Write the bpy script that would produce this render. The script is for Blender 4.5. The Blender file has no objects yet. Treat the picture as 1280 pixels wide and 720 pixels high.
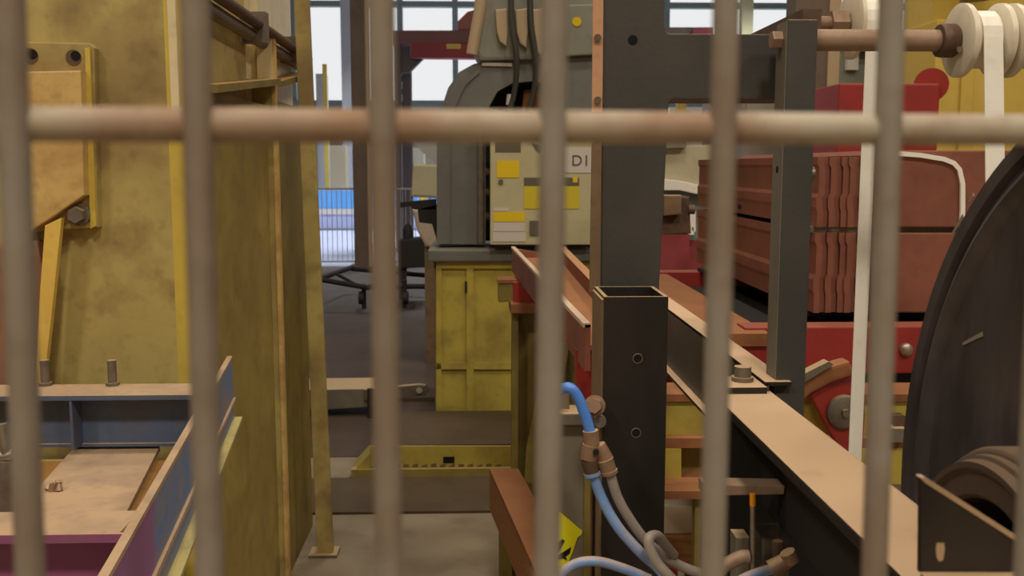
import bpy, bmesh, math, random
from mathutils import Vector, Matrix
random.seed(7)
S = bpy.context.scene
COL = S.collection

# ------------------------------------------------------------------ camera
FPX, PITCH, YAW, CAMZ = 1250.0, math.atan(153/1250), math.atan(42/1250), 1.6
cam_d = bpy.data.cameras.new('camera'); cam = bpy.data.objects.new('camera', cam_d); COL.objects.link(cam)
cam.location = (0, 0, CAMZ)
cam.rotation_euler = (math.pi/2 - PITCH, 0, -YAW)
cam_d.sensor_width = 36; cam_d.lens = 36*FPX/1280
cam_d.clip_start = .02; cam_d.clip_end = 200
cam_d.dof.use_dof = True; cam_d.dof.focus_distance = 1.8; cam_d.dof.aperture_fstop = 12
S.camera = cam

# ------------------------------------------------------------------ world, view, lamps
w = bpy.data.worlds.new('overcast'); S.world = w; w.use_nodes = True
w.node_tree.nodes['Background'].inputs[0].default_value = (.98, .99, 1, 1)
w.node_tree.nodes['Background'].inputs[1].default_value = .9
vs = S.view_settings
vs.view_transform = 'Standard'; vs.look = 'None'; vs.gamma = 1; vs.use_curve_mapping = False
vs.exposure = 0.0
LAMP_W, LAMP_COL = 120, (1, .89, .73)
FAR_FILL_W, FAR_FILL_COL = 420, (.84, .92, 1)  # cool rows added to brighten the far floor and barrier
LAMPS = [(x, y, 0) for y in (-4, 1.5, 6.5) for x in (-5, .3, 5.5)] + [(x, y, 1) for y in (20, 27) for x in (-8, 0, 8)]

# ------------------------------------------------------------------ pixel helpers (direction only)
_f = Vector((math.sin(YAW)*math.cos(PITCH), math.cos(YAW)*math.cos(PITCH), -math.sin(PITCH)))
_r = Vector((math.cos(YAW), -math.sin(YAW), 0)); _u = _r.cross(_f)
CAM = Vector((0, 0, CAMZ))
def ray(x, y): return _f + _r*((x-640)/FPX) + _u*((360-y)/FPX)
def P(x, y, Y): d = ray(x, y); return CAM + d*(Y/d.y)
def PZ(x, y, Z): d = ray(x, y); return CAM + d*((Z-CAMZ)/d.z)
def V(*a): return Vector(a)

# ------------------------------------------------------------------ materials
def lin(c): return tuple(((v/255)/12.92 if v/255 <= .04045 else ((v/255+.055)/1.055)**2.4) for v in c) + (1,)
MATS = {}
def mat(name, col, rough=.6, metal=0, dirt=None, damt=.5, dscale=5, dust=None, dustamt=.9, stretch=None,
        bump=.05, bscale=60, spec=.4, streak=None, smudge=None, sscale=9, samt=.7):
    if name in MATS: return MATS[name]
    m = bpy.data.materials.new(name); m.use_nodes = True
    nt = m.node_tree; N = nt.nodes; L = nt.links; b = N['Principled BSDF']
    b.inputs['Roughness'].default_value = rough; b.inputs['Metallic'].default_value = metal
    b.inputs['Specular IOR Level'].default_value = spec
    geo = N.new('ShaderNodeNewGeometry'); mp = N.new('ShaderNodeMapping'); L.new(geo.outputs['Position'], mp.inputs[0])
    if stretch: mp.inputs['Scale'].default_value = stretch
    cur = None
    def mixc(fac, c):
        nonlocal cur
        mx = N.new('ShaderNodeMix'); mx.data_type = 'RGBA'
        L.new(fac, mx.inputs[0])
        if cur is None: mx.inputs[6].default_value = lin(col)
        else: L.new(cur, mx.inputs[6])
        mx.inputs[7].default_value = lin(c); cur = mx.outputs[2]
    def noise(scale, lo, hi, amt, detail=6):
        t = N.new('ShaderNodeTexNoise'); t.inputs['Scale'].default_value = scale; t.inputs['Detail'].default_value = detail
        L.new(mp.outputs[0], t.inputs['Vector'])
        r = N.new('ShaderNodeMapRange'); r.inputs[1].default_value = lo; r.inputs[2].default_value = hi; r.inputs[4].default_value = amt
        L.new(t.outputs[0], r.inputs[0]); return r.outputs[0]
    if dirt:
        mixc(noise(dscale, .42, .72, damt), dirt)
        mixc(noise(dscale*5.3, .54, .76, damt*.45), tuple(v*.78 for v in dirt))
    if smudge:
        mixc(noise(sscale, .5, .68, samt, 10), smudge)
        mixc(noise(sscale*.37, .5, .7, samt*.8, 8), smudge)
        mixc(noise(sscale*3, .56, .74, samt*.5, 6), tuple(v*.8 for v in smudge))
    if streak: mixc(noise(dscale*2.1, .56, .66, .8), streak)
    if dust:
        sp = N.new('ShaderNodeSeparateXYZ'); L.new(geo.outputs['Normal'], sp.inputs[0])
        r = N.new('ShaderNodeMapRange'); r.inputs[1].default_value = .45; r.inputs[2].default_value = .85; r.inputs[4].default_value = dustamt
        L.new(sp.outputs[2], r.inputs[0]); 
        k = N.new('ShaderNodeMath'); k.operation = 'MULTIPLY'; L.new(r.outputs[0], k.inputs[0]); L.new(noise(9, .05, .36, 1), k.inputs[1])
        mixc(k.outputs[0], dust)
    if cur is None: b.inputs['Base Color'].default_value = lin(col)
    else: L.new(cur, b.inputs['Base Color'])
    if bump:
        t = N.new('ShaderNodeTexNoise'); t.inputs['Scale'].default_value = bscale; L.new(geo.outputs['Position'], t.inputs['Vector'])
        bp = N.new('ShaderNodeBump'); bp.inputs['Strength'].default_value = bump; bp.inputs['Distance'].default_value = .01
        L.new(t.outputs[0], bp.inputs['Height']); L.new(bp.outputs[0], b.inputs['Normal'])
    MATS[name] = m; return m
def glassmat(name, tint=(1, 1, 1), gloss=.03):
    m = bpy.data.materials.new(name); m.use_nodes = True; nt = m.node_tree; N = nt.nodes; L = nt.links
    N.remove(N['Principled BSDF']); o = N['Material Output']
    a = N.new('ShaderNodeBsdfTransparent'); a.inputs[0].default_value = (*tint, 1)
    g = N.new('ShaderNodeBsdfGlossy'); g.inputs['Roughness'].default_value = .35
    x = N.new('ShaderNodeMixShader'); x.inputs[0].default_value = gloss
    L.new(a.outputs[0], x.inputs[1]); L.new(g.outputs[0], x.inputs[2]); L.new(x.outputs[0], o.inputs[0]); return m
DUST = (206, 176, 138)
m_wire = mat('galvanised_wire', (152, 145, 134), .6, .1, (138, 122, 106), .7, 14, smudge=(126, 102, 82), sscale=20, samt=.5)
m_wireh = mat('galvanised_rusty_wire', (184, 174, 156), .6, .1, (166, 146, 122), .6, 19, smudge=(144, 102, 74), sscale=24, samt=.8)
m_black = mat('black_paint_veiled', (70, 69, 67), .5, .1, (88, 84, 78), .5, 9, dust=DUST, bscale=120)  # grey lift puts the window veil over the stand into this colour
m_blackw = mat('black_paint_worn_shaded', (36, 32, 30), .5, .1, (70, 62, 54), .35, 16, dust=DUST, stretch=(1, 1, .25))  # worn black, darkened to hold the shading low on the stand
m_browns = mat('dusty_brown_side', (128, 104, 78), .75, 0, (96, 74, 54), .6, 14, dust=DUST)
m_beamtop = mat('dusty_beam', (38, 33, 30), .6, 0, (56, 48, 42), .4, 10, dust=(206, 174, 140), dustamt=1)
m_yel = mat('press_yellow', (186, 167, 102), .55, 0, (146, 125, 78), .7, 2.6, dust=(196, 174, 116), dustamt=.6, smudge=(116, 92, 60), sscale=7, samt=.6)
m_yeld = mat('press_yellow_grimy', (168, 149, 80), .6, 0, (134, 114, 66), .75, 2.4, dust=(190, 165, 105), dustamt=.5, smudge=(112, 92, 54), sscale=6, samt=.4)
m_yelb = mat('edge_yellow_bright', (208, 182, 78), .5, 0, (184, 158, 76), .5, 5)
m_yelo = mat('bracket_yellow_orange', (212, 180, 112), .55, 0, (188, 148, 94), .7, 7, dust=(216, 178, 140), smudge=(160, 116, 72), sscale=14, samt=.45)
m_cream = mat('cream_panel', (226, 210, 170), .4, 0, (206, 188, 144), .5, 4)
m_yelc = mat('cabinet_yellow', (190, 172, 76), .5, 0, (150, 134, 68), .6, 5, dust=(150, 130, 90), smudge=(130, 112, 60), sscale=5, samt=.4)
m_olive = mat('olive_paint', (134, 118, 58), .6, 0, (96, 82, 44), .7, 6, dust=(176, 138, 88))
m_rustred = mat('primer_redbrown', (146, 88, 70), .6, 0, (120, 72, 58), .6, 8, dust=(196, 146, 104), dustamt=.9, smudge=(100, 64, 52), sscale=12, samt=.4)
m_tray = mat('tray_oxide_red', (138, 84, 66), .6, 0, (116, 70, 56), .5, 6, dust=(150, 98, 78), dustamt=.4, smudge=(98, 62, 50), sscale=10, samt=.35)
m_rustor = mat('rust_orange', (150, 98, 62), .8, 0, (112, 72, 48), .7, 9, dust=(164, 112, 74), dustamt=.6, smudge=(104, 66, 46), sscale=12, samt=.5)
m_red = mat('machine_red', (156, 48, 44), .45, 0, (124, 46, 42), .5, 6, dust=(160, 104, 80), dustamt=.7)
m_redfar = mat('faded_red', (150, 62, 66), .6, 0, (120, 60, 60), .5, 3)
m_mach = mat('machine_darkgrey', (116, 116, 112), .5, .1, (98, 96, 92), .5, 5, dust=(140, 132, 120), dustamt=.6)
m_machl = mat('machine_greygreen', (138, 138, 126), .5, .1, (118, 116, 106), .5, 5, dust=(150, 142, 126))
m_dark = mat('near_black', (34, 31, 29), .7)
m_hole = mat('hole_black', (14, 12, 11), .9, bump=0)
m_steel = mat('bare_steel', (168, 158, 144), .4, .7, (120, 104, 88), .6, 30)
m_steeld = mat('dull_steel', (126, 116, 104), .55, .4, (98, 84, 70), .6, 24, dust=DUST)
m_rustpipe = mat('rusty_shaft', (160, 134, 112), .55, .1, (126, 92, 72), .7, 16)
m_collar = mat('rusty_collar', (104, 82, 68), .6, .3, (80, 58, 46), .7, 25)
m_white = mat('white_plastic', (226, 216, 196), .4, 0, (204, 184, 150), .5, 10)
m_strap = mat('white_strap', (244, 240, 230), .55, 0, (236, 229, 214), .4, 14, bump=.02)
m_reel = mat('reel_black', (64, 59, 59), .34, 0, (96, 90, 92), .7, 6, stretch=(1, 1.6, .5), bump=.3, bscale=16, smudge=(120, 112, 112), sscale=11, samt=.35)  # pale streaks carry glossy highlights as well as scuffs
m_reelsc = mat('reel_scrape', (150, 140, 128), .6, 0)
m_wheel = mat('wheel_rubber', (72, 60, 50), .7, 0, (58, 47, 40), .6, 12, dust=(128, 104, 82), dustamt=.8)
m_blue = mat('frame_blue_shaded', (84, 102, 132), .6, 0, (112, 104, 100), .5, 9, dust=(208, 174, 136), smudge=(70, 72, 80), sscale=9, samt=.4)  # darkened: overhead shadow inside the frame is in this blue
m_purple = mat('frame_purple', (146, 82, 128), .6, 0, (140, 100, 100), .5, 9, dust=(222, 172, 140))
m_sheet = mat('dusty_cover', (186, 157, 126), .8, 0, (160, 138, 116), .7, 5, smudge=(140, 120, 106), sscale=9, samt=.45)
m_brown = mat('copper_brown', (156, 116, 90), .6, .1, (122, 86, 66), .6, 5)
m_panel = mat('control_beige', (198, 190, 152), .5, 0, (180, 168, 128), .4, 5)
m_sticky = mat('sticker_yellow', (236, 204, 30), .5, bump=0)
m_stickw = mat('sticker_white', (214, 204, 196), .5, bump=0)
m_stickg = mat('screen_grey', (104, 98, 82), .4, bump=0)
m_txt = mat('print_grey', (96, 90, 92), .6, bump=0)
m_hose = mat('blue_hose', (84, 140, 232), .3, 0, (110, 150, 220), .4, 30, bump=0)
m_hoseg = mat('grey_hose', (156, 144, 136), .5, 0, (128, 116, 108), .5, 30, bump=0)
m_hosem = mat('dusty_blue_hose', (120, 156, 210), .4, 0, (166, 148, 140), .9, 22, bump=0, dust=(180, 158, 148))
m_fit = mat('brass_fitting', (150, 120, 96), .55, .2, (116, 88, 68), .6, 50, dust=DUST)
m_tag = mat('fluorescent_tag', (232, 228, 20), .6, bump=0)
m_greyp = mat('grey_plate', (128, 120, 106), .55, .1, (106, 98, 86), .6, 10, dust=DUST)
m_conc = mat('concrete', (146, 132, 110), .6, 0, (112, 98, 80), .8, 1.1, bump=.12, bscale=30, smudge=(96, 82, 64), sscale=2.4, samt=.5)
m_mat = mat('dark_floor_plate', (84, 68, 50), .65, 0, (62, 50, 38), .7, 3)
m_oil = mat('oily_concrete', (82, 68, 58), .6, 0, (60, 48, 40), .8, 1.6)
m_pale = mat('pale_coated_floor', (172, 175, 198), .35, 0, (154, 156, 176), .5, .8, bump=.02)
m_bluebar = mat('blue_barrier_paint', (104, 172, 238), .5, 0, bump=0)
m_wall = mat('wall_render', (186, 176, 158), .8, 0, (166, 154, 136), .5, .6)
m_ceil = mat('ceiling_sheet', (186, 180, 168), .8)
m_teal = mat('window_frame_teal', (128, 142, 140), .6)
m_colb = mat('column_brown', (112, 96, 84), .6, 0, (88, 74, 64), .5, 4)
m_taup = mat('taupe_pipe', (186, 164, 134), .5, .1)
m_pipe = mat('grey_pipe', (176, 176, 180), .5, .1)
m_yelfar = mat('far_yellow', (208, 180, 84), .5, 0, (182, 156, 78), .4, 3)
m_stain = mat('clear_plastic', (120, 108, 94), .2, 0, bump=0)
m_amber = mat('amber_reflection', (236, 150, 10), .25, 0, bump=0)
m_wood = mat('old_wood', (160, 110, 68), .8, 0, (112, 74, 46), .8, 12, stretch=(1, 8, 8))
m_box = mat('pale_box', (188, 172, 152), .7, 0, (168, 150, 130), .5, 8)
m_tarp = mat('pale_machine', (190, 182, 152), .6, 0, (172, 162, 132), .5, 3)
m_glass = glassmat('window_glass')
m_bowl = glassmat('bowl_glass', (.8, .75, .68), .15)
m_lampbody = mat('lamp_housing', (120, 120, 118), .5, .3)

# ------------------------------------------------------------------ mesh builder
class B:
    def __init__(s, smooth=False): s.bm = bmesh.new(); s.sm = smooth
    def box(s, lo, hi, bev=0, M=None):
        lo, hi = Vector(lo), Vector(hi); c = (lo+hi)/2; d = hi-lo
        mm = Matrix.Translation(c) @ Matrix.Diagonal((abs(d.x), abs(d.y), abs(d.z), 1))
        if M is not None: mm = M @ mm
        r = bmesh.ops.create_cube(s.bm, size=1, matrix=mm)
        if bev:
            e = list({e for v in r['verts'] for e in v.link_edges})
            bmesh.ops.bevel(s.bm, geom=e, offset=bev, segments=2, affect='EDGES', profile=.6)
        return s
    def prism(s, pts, vec, bev=0):
        vec = Vector(vec); a = [s.bm.verts.new(p) for p in pts]; b = [s.bm.verts.new(Vector(p)+vec) for p in pts]
        n = len(pts); fs = [s.bm.faces.new(a), s.bm.faces.new(b[::-1])]
        for i in range(n): fs.append(s.bm.faces.new((a[i], b[i], b[(i+1) % n], a[(i+1) % n])))
        bmesh.ops.recalc_face_normals(s.bm, faces=fs)
        if bev:
            e = list({e for f in fs[:2] for e in f.edges})
            bmesh.ops.bevel(s.bm, geom=e, offset=bev, segments=2, affect='EDGES', profile=.6)
        return s
    def px(s, pts, Y, depth, bev=0):
        return s.prism([P(x, y, Y) for x, y in pts], (0, depth, 0), bev)
    def cyl(s, p0, p1, r0, r1=None, seg=24, cap=True):
        r1 = r0 if r1 is None else r1
        p0, p1 = Vector(p0), Vector(p1); d = p1-p0
        q = Vector((0, 0, 1)).rotation_difference(d.normalized()).to_matrix().to_4x4()
        bmesh.ops.create_cone(s.bm, cap_ends=cap, segments=seg, radius1=r0, radius2=r1, depth=d.length,
                              matrix=Matrix.Translation((p0+p1)/2) @ q)
        return s
    def lathe(s, p, axis, prof, seg=40, closed=False):
        p = Vector(p); axis = Vector(axis).normalized()
        q = Vector((0, 0, 1)).rotation_difference(axis)
        rings = []
        for r, h in prof:
            rings.append([s.bm.verts.new(p + q @ Vector((r*math.cos(2*math.pi*i/seg), r*math.sin(2*math.pi*i/seg), h))) for i in range(seg)])
        fs = []
        m = len(prof)
        for k in range(m if closed else m-1):
            A, C = rings[k], rings[(k+1) % m]
            for i in range(seg): fs.append(s.bm.faces.new((A[i], A[(i+1) % seg], C[(i+1) % seg], C[i])))
        if not closed:
            for R in (rings[0], rings[-1]):
                fs.append(s.bm.faces.new(R))
        bmesh.ops.recalc_face_normals(s.bm, faces=fs); return s
    def tube(s, pts, r, seg=12, res=8, rad=None):
        pts = [Vector(p) for p in pts]; path = []
        q = [pts[0]*2-pts[1]] + pts + [pts[-1]*2-pts[-2]]
        for i in range(1, len(q)-2):
            for k in range(res):
                t = k/res; a, b, c, d = q[i-1:i+3]
                path.append(.5*((2*b) + (c-a)*t + (2*a-5*b+4*c-d)*t*t + (3*b-a-3*c+d)*t**3))
        path.append(pts[-1]); rings = []; n = None
        for i, p in enumerate(path):
            t = (path[min(i+1, len(path)-1)] - path[max(i-1, 0)]).normalized()
            if n is None: n = t.orthogonal().normalized()
            n = (n - t*n.dot(t)).normalized(); bb = t.cross(n)
            rings.append([s.bm.verts.new(p + (n*math.cos(2*math.pi*k/seg) + bb*math.sin(2*math.pi*k/seg))*r) for k in range(seg)])
        for A, C in zip(rings, rings[1:]):
            for k in range(seg): s.bm.faces.new((A[k], A[(k+1) % seg], C[(k+1) % seg], C[k]))
        s.bm.faces.new(rings[0][::-1]); s.bm.faces.new(rings[-1]); return s
    def ribbon(s, pts, wvec, th):
        """a strap: centre line pts, half width vector wvec, thickness th"""
        pts = [Vector(p) for p in pts]; wv = Vector(wvec); rings = []
        for i, p in enumerate(pts):
            t = (pts[min(i+1, len(pts)-1)] - pts[max(i-1, 0)]).normalized(); n = t.cross(wv).normalized()*th/2
            rings.append([s.bm.verts.new(x) for x in (p-wv-n, p+wv-n, p+wv+n, p-wv+n)])
        for A, C in zip(rings, rings[1:]):
            for k in range(4): s.bm.faces.new((A[k], A[(k+1) % 4], C[(k+1) % 4], C[k]))
        s.bm.faces.new(rings[0][::-1]); s.bm.faces.new(rings[-1])
        bmesh.ops.recalc_face_normals(s.bm, faces=s.bm.faces[:]); return s
    def hexbolt(s, p, axis, r, h):
        axis = Vector(axis).normalized(); p = Vector(p)
        s.cyl(p, p+axis*h*.25, r*1.35, seg=20); s.cyl(p+axis*h*.25, p+axis*h, r, seg=6); return s
    def build(s, name, m, parent=None, label=None, kind=None):
        me = bpy.data.meshes.new(name); s.bm.normal_update(); s.bm.to_mesh(me); s.bm.free()
        me.materials.append(m)
        if s.sm:
            me.polygons.foreach_set('use_smooth', [True]*len(me.polygons))
            try: me.set_sharp_from_angle(angle=math.radians(40))
            except Exception: pass
        o = bpy.data.objects.new(name, me); COL.objects.link(o)
        if parent is not None:
            o.parent = parent
            l = parent.matrix_basis if parent.parent is None else None
            o.matrix_parent_inverse = (Matrix.Translation(-Vector(parent.location)) if parent.type == 'EMPTY' else Matrix.Identity(4))
        if label: o['label'] = label
        if kind: o['kind'] = kind
        return o
def thing(name, label, cat, loc=(0, 0, 0), group=None):
    o = bpy.data.objects.new(name, None); COL.objects.link(o); o.location = loc; o.empty_display_size = .1
    o['label'] = label; o['category'] = cat
    if group: o['group'] = group
    return o
def tag(o, label, cat, group=None):
    o['label'] = label; o['category'] = cat
    if group: o['group'] = group
    return o
def struct(b, name, m, parent=None):
    o = b.build(name, m, parent)
    if parent is None: o['kind'] = 'structure'
    return o

# ================================================================== THE HALL
XL, XR, YB, YF, ZC = -16, 20, -8, 34, 9
struct(B().box((XL, YB, -.2), (XR, YF+.4, 0)), 'floor', m_conc)
struct(B().box((XL, YB, ZC), (XR, YF+.4, ZC+.2)), 'ceiling', m_ceil)
struct(B().box((XL-.3, YB, 0), (XL, YF+.4, ZC)), 'wall_left', m_wall)
struct(B().box((XR, YB, 0), (XR+.3, YF+.4, ZC)), 'wall_right', m_wall)
struct(B().box((XL, YB-.3, 0), (XR, YB, ZC)), 'wall_back', m_wall)
# far wall with a band of tall windows: sill and head taken where they meet the wall
zs = P(640, 126, YF).z; zh = P(640, 9, YF).z; zt = P(640, 2, YF).z; zh2 = 8.4
wf = B().box((XL, YF, 0), (XR, YF+.3, zs))
wf.box((XL, YF, zh2), (XR, YF+.3, ZC))
bars = [165, 232, 299, 366, 433, 500, 569, 636, 703, 770, 833, 900, 932, 1002, 1070, 1137, 1204, 1271, 1338]
bx = [P(x, 60, YF).x for x in bars]
wf.box((XL, YF, zs), (bx[0], YF+.3, zh2)).box((bx[-1], YF, zs), (XR, YF+.3, zh2))
far = struct(wf, 'wall_far', m_wall)
for i in range(len(bars)-1):
    a, c = bx[i], bx[i+1]
    f = B().box((a-.09, YF-.04, zs), (a+.09, YF+.3, zh2)).box((a+.09, YF-.03, zh), (c-.09, YF+.28, zt)).box((a-.09, YF-.12, zs-.22), (c-.09, YF+.3, zs))
    win = struct(f, 'window_%d' % (i+1), m_teal)
    B().box((a+.09, YF+.12, zs), (c-.09, YF+.13, zh)).build('pane', m_glass, win)
    B().box((a+.09, YF+.12, zt), (c-.09, YF+.13, zh2)).build('pane', m_glass, win)
# floor coverings
struct(B().box((-5, 16, 0), (8, YF-.1, .004)), 'floor_coating', m_pale)
struct(B().box((-3, 5.4, 0), (3.5, 15.9, .004)), 'floor_stained', m_oil)

# lamps
for i, (x, y, k) in enumerate(LAMPS):
    t = thing('high_bay_lamp', ('warm' if k == 0 else 'cool') + ' white high bay lamp set unseen under the hall ceiling', 'lamp', (x, y, ZC-.6), 'warm high bay lamps' if k == 0 else 'added cool fill lamps')
    B().cyl((x, y, ZC-.45), (x, y, ZC-.002), .012).build('rod', m_lampbody, t)
    B(1).lathe((x, y, ZC-.7), (0, 0, 1), [(.62, 0), (.6, .06), (.2, .16), (.12, .26)], 32).build('housing', m_lampbody, t)
    ld = bpy.data.lights.new('lamp_light', 'AREA'); ld.shape = 'DISK'; ld.size = 1.15; ld.energy = FAR_FILL_W if k else LAMP_W*(2.3 if y < 0 else 1); ld.spread = math.radians(105 if k else 180); ld.color = FAR_FILL_COL if k else LAMP_COL  # row behind the camera boosted as frontal fill
    lo = bpy.data.objects.new('lamp_light', ld); COL.objects.link(lo); lo.parent = t; lo.location = (0, 0, -.12)

# ================================================================== WIRE MESH GUARD (nearest)
gd = thing('mesh_guard_panel', 'welded wire mesh machine guard with upright rusty galvanised wires', 'guard', (0, .3, 0))
# wires on a plane yawed a little: measured spacing 232 px on one side, 207 on the other
WX = [12, 243, 476, 693, 908, 1115]; WB = [38, 262, 486, 684, 890, 1093]
def wy(i): return .272 + .0062*i
def wpt(i, z, top=True):
    Y = wy(i); a = P(WX[max(0, min(5, i))], 0, Y); b = P(WB[max(0, min(5, i))], 719, Y)
    if i < 0: a = a + Vector((.0505*i, 0, 0)); b = b + Vector((.0505*i, 0, 0))
    if i > 5: a = a + Vector((.0505*(i-5), 0, 0)); b = b + Vector((.0505*(i-5), 0, 0))
    t = (z-a.z)/(b.z-a.z); return a + (b-a)*t
for i in range(-20, 11):
    p, q = wpt(i, 1.0), wpt(i, 2.0)
    B(1).cyl(p, q, .0040, seg=16).build('vertical_wire', m_wire, gd)
hz = P(640, 160, .3).z
for k in range(-2, 3):
    z = hz + .2*k
    a = wpt(-20, z) + V(-.02, .0075, 0); b = wpt(10, z) + V(.02, .0075, 0)
    B(1).cyl(a, b, .0049, seg=16).build('horizontal_wire', m_wireh, gd)
    b1 = B(1)
for e in (-20, 10):
    p = wpt(e, 1.0); q = wpt(e, 2.0)
    sgn = -1 if e < 0 else 1
    B().box((p.x+sgn*.02-.02, p.y-.01, 0), (p.x+sgn*.02+.02, p.y+.03, 2.05)).build('post', m_steeld, gd)
for z in (1.0, 2.0):
    p, q = wpt(-20, z), wpt(10, z)
    B().cyl(p, q, .012, seg=12).build('rail', m_steeld, gd)

# ================================================================== REEL STAND (black)
rs = thing('reel_stand', 'black painted steel reel stand of square posts, arm and dusty beam', 'stand', (.3, 1.4, 0))
def X_at(px, Y): return P(px, 300, Y).x
# open ended sleeve tube in front
SY0 = 1.25; SY1 = 1.36
sx0, sx1 = P(755, 400, SY0).x, P(835, 400, SY0).x; sz = P(795, 371, SY0).z
sl = B(); wt = .005
for lo, hi in (((sx0, SY0, 0), (sx1, SY0+wt, sz)), ((sx0, SY1-wt, 0), (sx1, SY1, sz)), ((sx0, SY0+wt, 0), (sx0+wt, SY1-wt, sz)), ((sx1-wt, SY0+wt, 0), (sx1, SY1-wt, sz))): sl.box(lo, hi)
sl.build('sleeve_tube', m_blackw, rs)
for px, py in ((797, 448), (795, 541)):
    c = P(px, py, SY0)
    B(1).lathe(c, (0, -1, 0), [(.0055, -.001), (.0055, .0008), (.0064, .0008), (.0066, -.001)], 20, True).build('hole_rim', m_steeld, rs)
    B().cyl(c+V(0, -.0006, 0), c+V(0, .001, 0), .0056, seg=20).build('bolt_hole', m_hole, rs)
# dusty weld side plate on the sleeve's left
B().box((sx0-.003, SY0+.004, .3), (sx0, SY1-.004, sz-.004)).build('side_plate', m_browns, rs)
# upper post and arm: one cut plate profile with rounded inner corners
UY = 1.385
def arc(cx, cy, r, a0, a1, n=5): return [(cx+r*math.cos(math.radians(a0+(a1-a0)*i/n)), cy-r*math.sin(math.radians(a0+(a1-a0)*i/n))) for i in range(n+1)]
pts = [(756, -300), (833, -300)] + [(831, 36)] + arc(838, 36, 6, 180, 270)[1:] + [(992, 43), (992, 124)] + arc(842, 130, 6, 90, 180) + [(824, 360), (822, 720), (749, 720)]
B().px(pts, UY, .10, .0015).build('upper_post', m_black, rs)
B().px([(744, -300), (757, -300), (753, 140), (740, 140)], UY-.004, .004, 0).build('edge_strap', mat('strap_copper', (206, 158, 122), .6, 0, (176, 128, 96), .5, 12), rs)
B().px([(740, 178), (752, 178), (750, 365), (737, 365)], UY-.004, .006, 0).build('edge_strap', m_browns, rs)
for y in (47, 125):
    B().cyl(P(747, y, UY-.003), P(747, y, UY-.009), .005, seg=12).build('rivet', m_steeld, rs)
c = P(791, 50, UY)
B().cyl(c+V(0, -.0008, 0), c+V(0, .002, 0), .0066, seg=20).build('bolt_hole', m_hole, rs)
# right upright
RY = 1.31
ru = B(); a = P(985, 24, RY); d = P(1023, 24, RY); bz = P(985, 520, RY).z
ru.box((a.x, RY, .2), (d.x, RY+.045, a.z), .002).build('upright', m_black, rs)
B().box((a.x-.0012, RY+.0012, .9), (a.x, RY+.0437, a.z-.002)).build('upright_side', m_greyp, rs)
c = P(977, 212, RY+.022); c.x = a.x-.0015
B().cyl(c, c+V(.004, 0, 0), .005, seg=16).build('bolt_hole', m_hole, rs)
c = P(1022, 217, RY+.02)
B(1).cyl((d.x, RY+.022, c.z), (d.x+.008, RY+.022, c.z), .0095, seg=20).build('button_bolt', m_steel, rs)
# main beam (dusty top)
BZ = CAMZ-.30
BY0, BY1 = .42, 1.335
bl0 = PZ(905, 505, BZ); bl1 = PZ(1075, 670, BZ); br0 = PZ(985, 505, BZ)
lx = (bl0.x+bl1.x)/2; rx = br0.x
B().box((lx, BY0, BZ-.013), (rx, BY1, BZ), .003).build('beam_flange', m_beamtop, rs)
B().box((rx-.03, BY0, BZ-.13), (rx-.004, BY1, BZ-.013)).build('beam_web', m_dark, rs)
B().box((lx+.02, .5, 0), (rx-.005, .58, BZ-.013)).build('leg', m_dark, rs)
B().box((lx+.01, 1.33-.09, 0), (rx-.005, 1.33, BZ-.013)).build('leg', m_dark, rs)
# channel rail continuing behind the beam: web with slot, top and bottom flange
czt = BZ+.012; ch = .115
cy0, cy1 = 1.30, 2.2
cx0 = PZ(935, 462, czt).x
B().box((cx0, cy0, czt-ch), (cx0+.006, cy1, czt), .0015).build('rail_web', m_black, rs)
B().box((cx0, cy0, czt-.005), (cx0+.036, cy1, czt+.001), .001).build('rail_flange', m_beamtop, rs)
B().box((cx0-.014, cy0, czt-ch-.005), (cx0+.006, cy1, czt-ch+.001), .001).build('rail_flange', m_beamtop, rs)
c = V(cx0-.0008, 1.62, czt-.06)
B().cyl(c, c+V(.003, 0, 0), .009, seg=16).build('slot', m_hole, rs)
B().cyl(c+V(-.0003, -.012, -.016), c+V(.002, -.012, -.016), .006, seg=16).build('slot', m_steel, rs)
B().box((lx+.004, BY1-.05, BZ), (rx-.010, BY1+.02, BZ+.009), .001).build('end_plate', m_beamtop, rs)
c = PZ(928, 476, BZ+.009); c.y = min(c.y, BY1+.005)
B(1).cyl(c, c+V(0, 0, .006), .015, seg=20).cyl(c+V(0, 0, .006), c+V(0, 0, .02), .0115, seg=20).build('cap_bolt', m_steeld, rs)
# bearing bracket standing on the beam
GY = .595
B().px([(1150, 716), (1151, 597), (1157, 598), (1300, 690), (1300, 716)], GY, .005, .0012).build('bracket_plate', m_blackw, rs)
a = P(1150, 716, GY)
B().box((a.x, GY-.05, BZ), (.392, GY, a.z), .001).build('bracket_foot', m_beamtop, rs)
B().px([(1150, 597), (1157, 597), (1302, 690), (1302, 697), (1157, 604)], GY-.0008, .0068).build('bracket_lip', m_sheet, rs)
B().px([(1170, 686), (1171, 679), (1180, 679), (1181, 686), (1179, 700), (1174, 702), (1171, 697)], GY-.0005, .002).build('slot', m_sheet, rs)
# near-black panel standing in for the dark open space under the beam
B().box((lx+.02, 1.30, .1), (rx+.08, 1.335, BZ-.13)).build('under_beam_dark', m_dark, rs)

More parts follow.
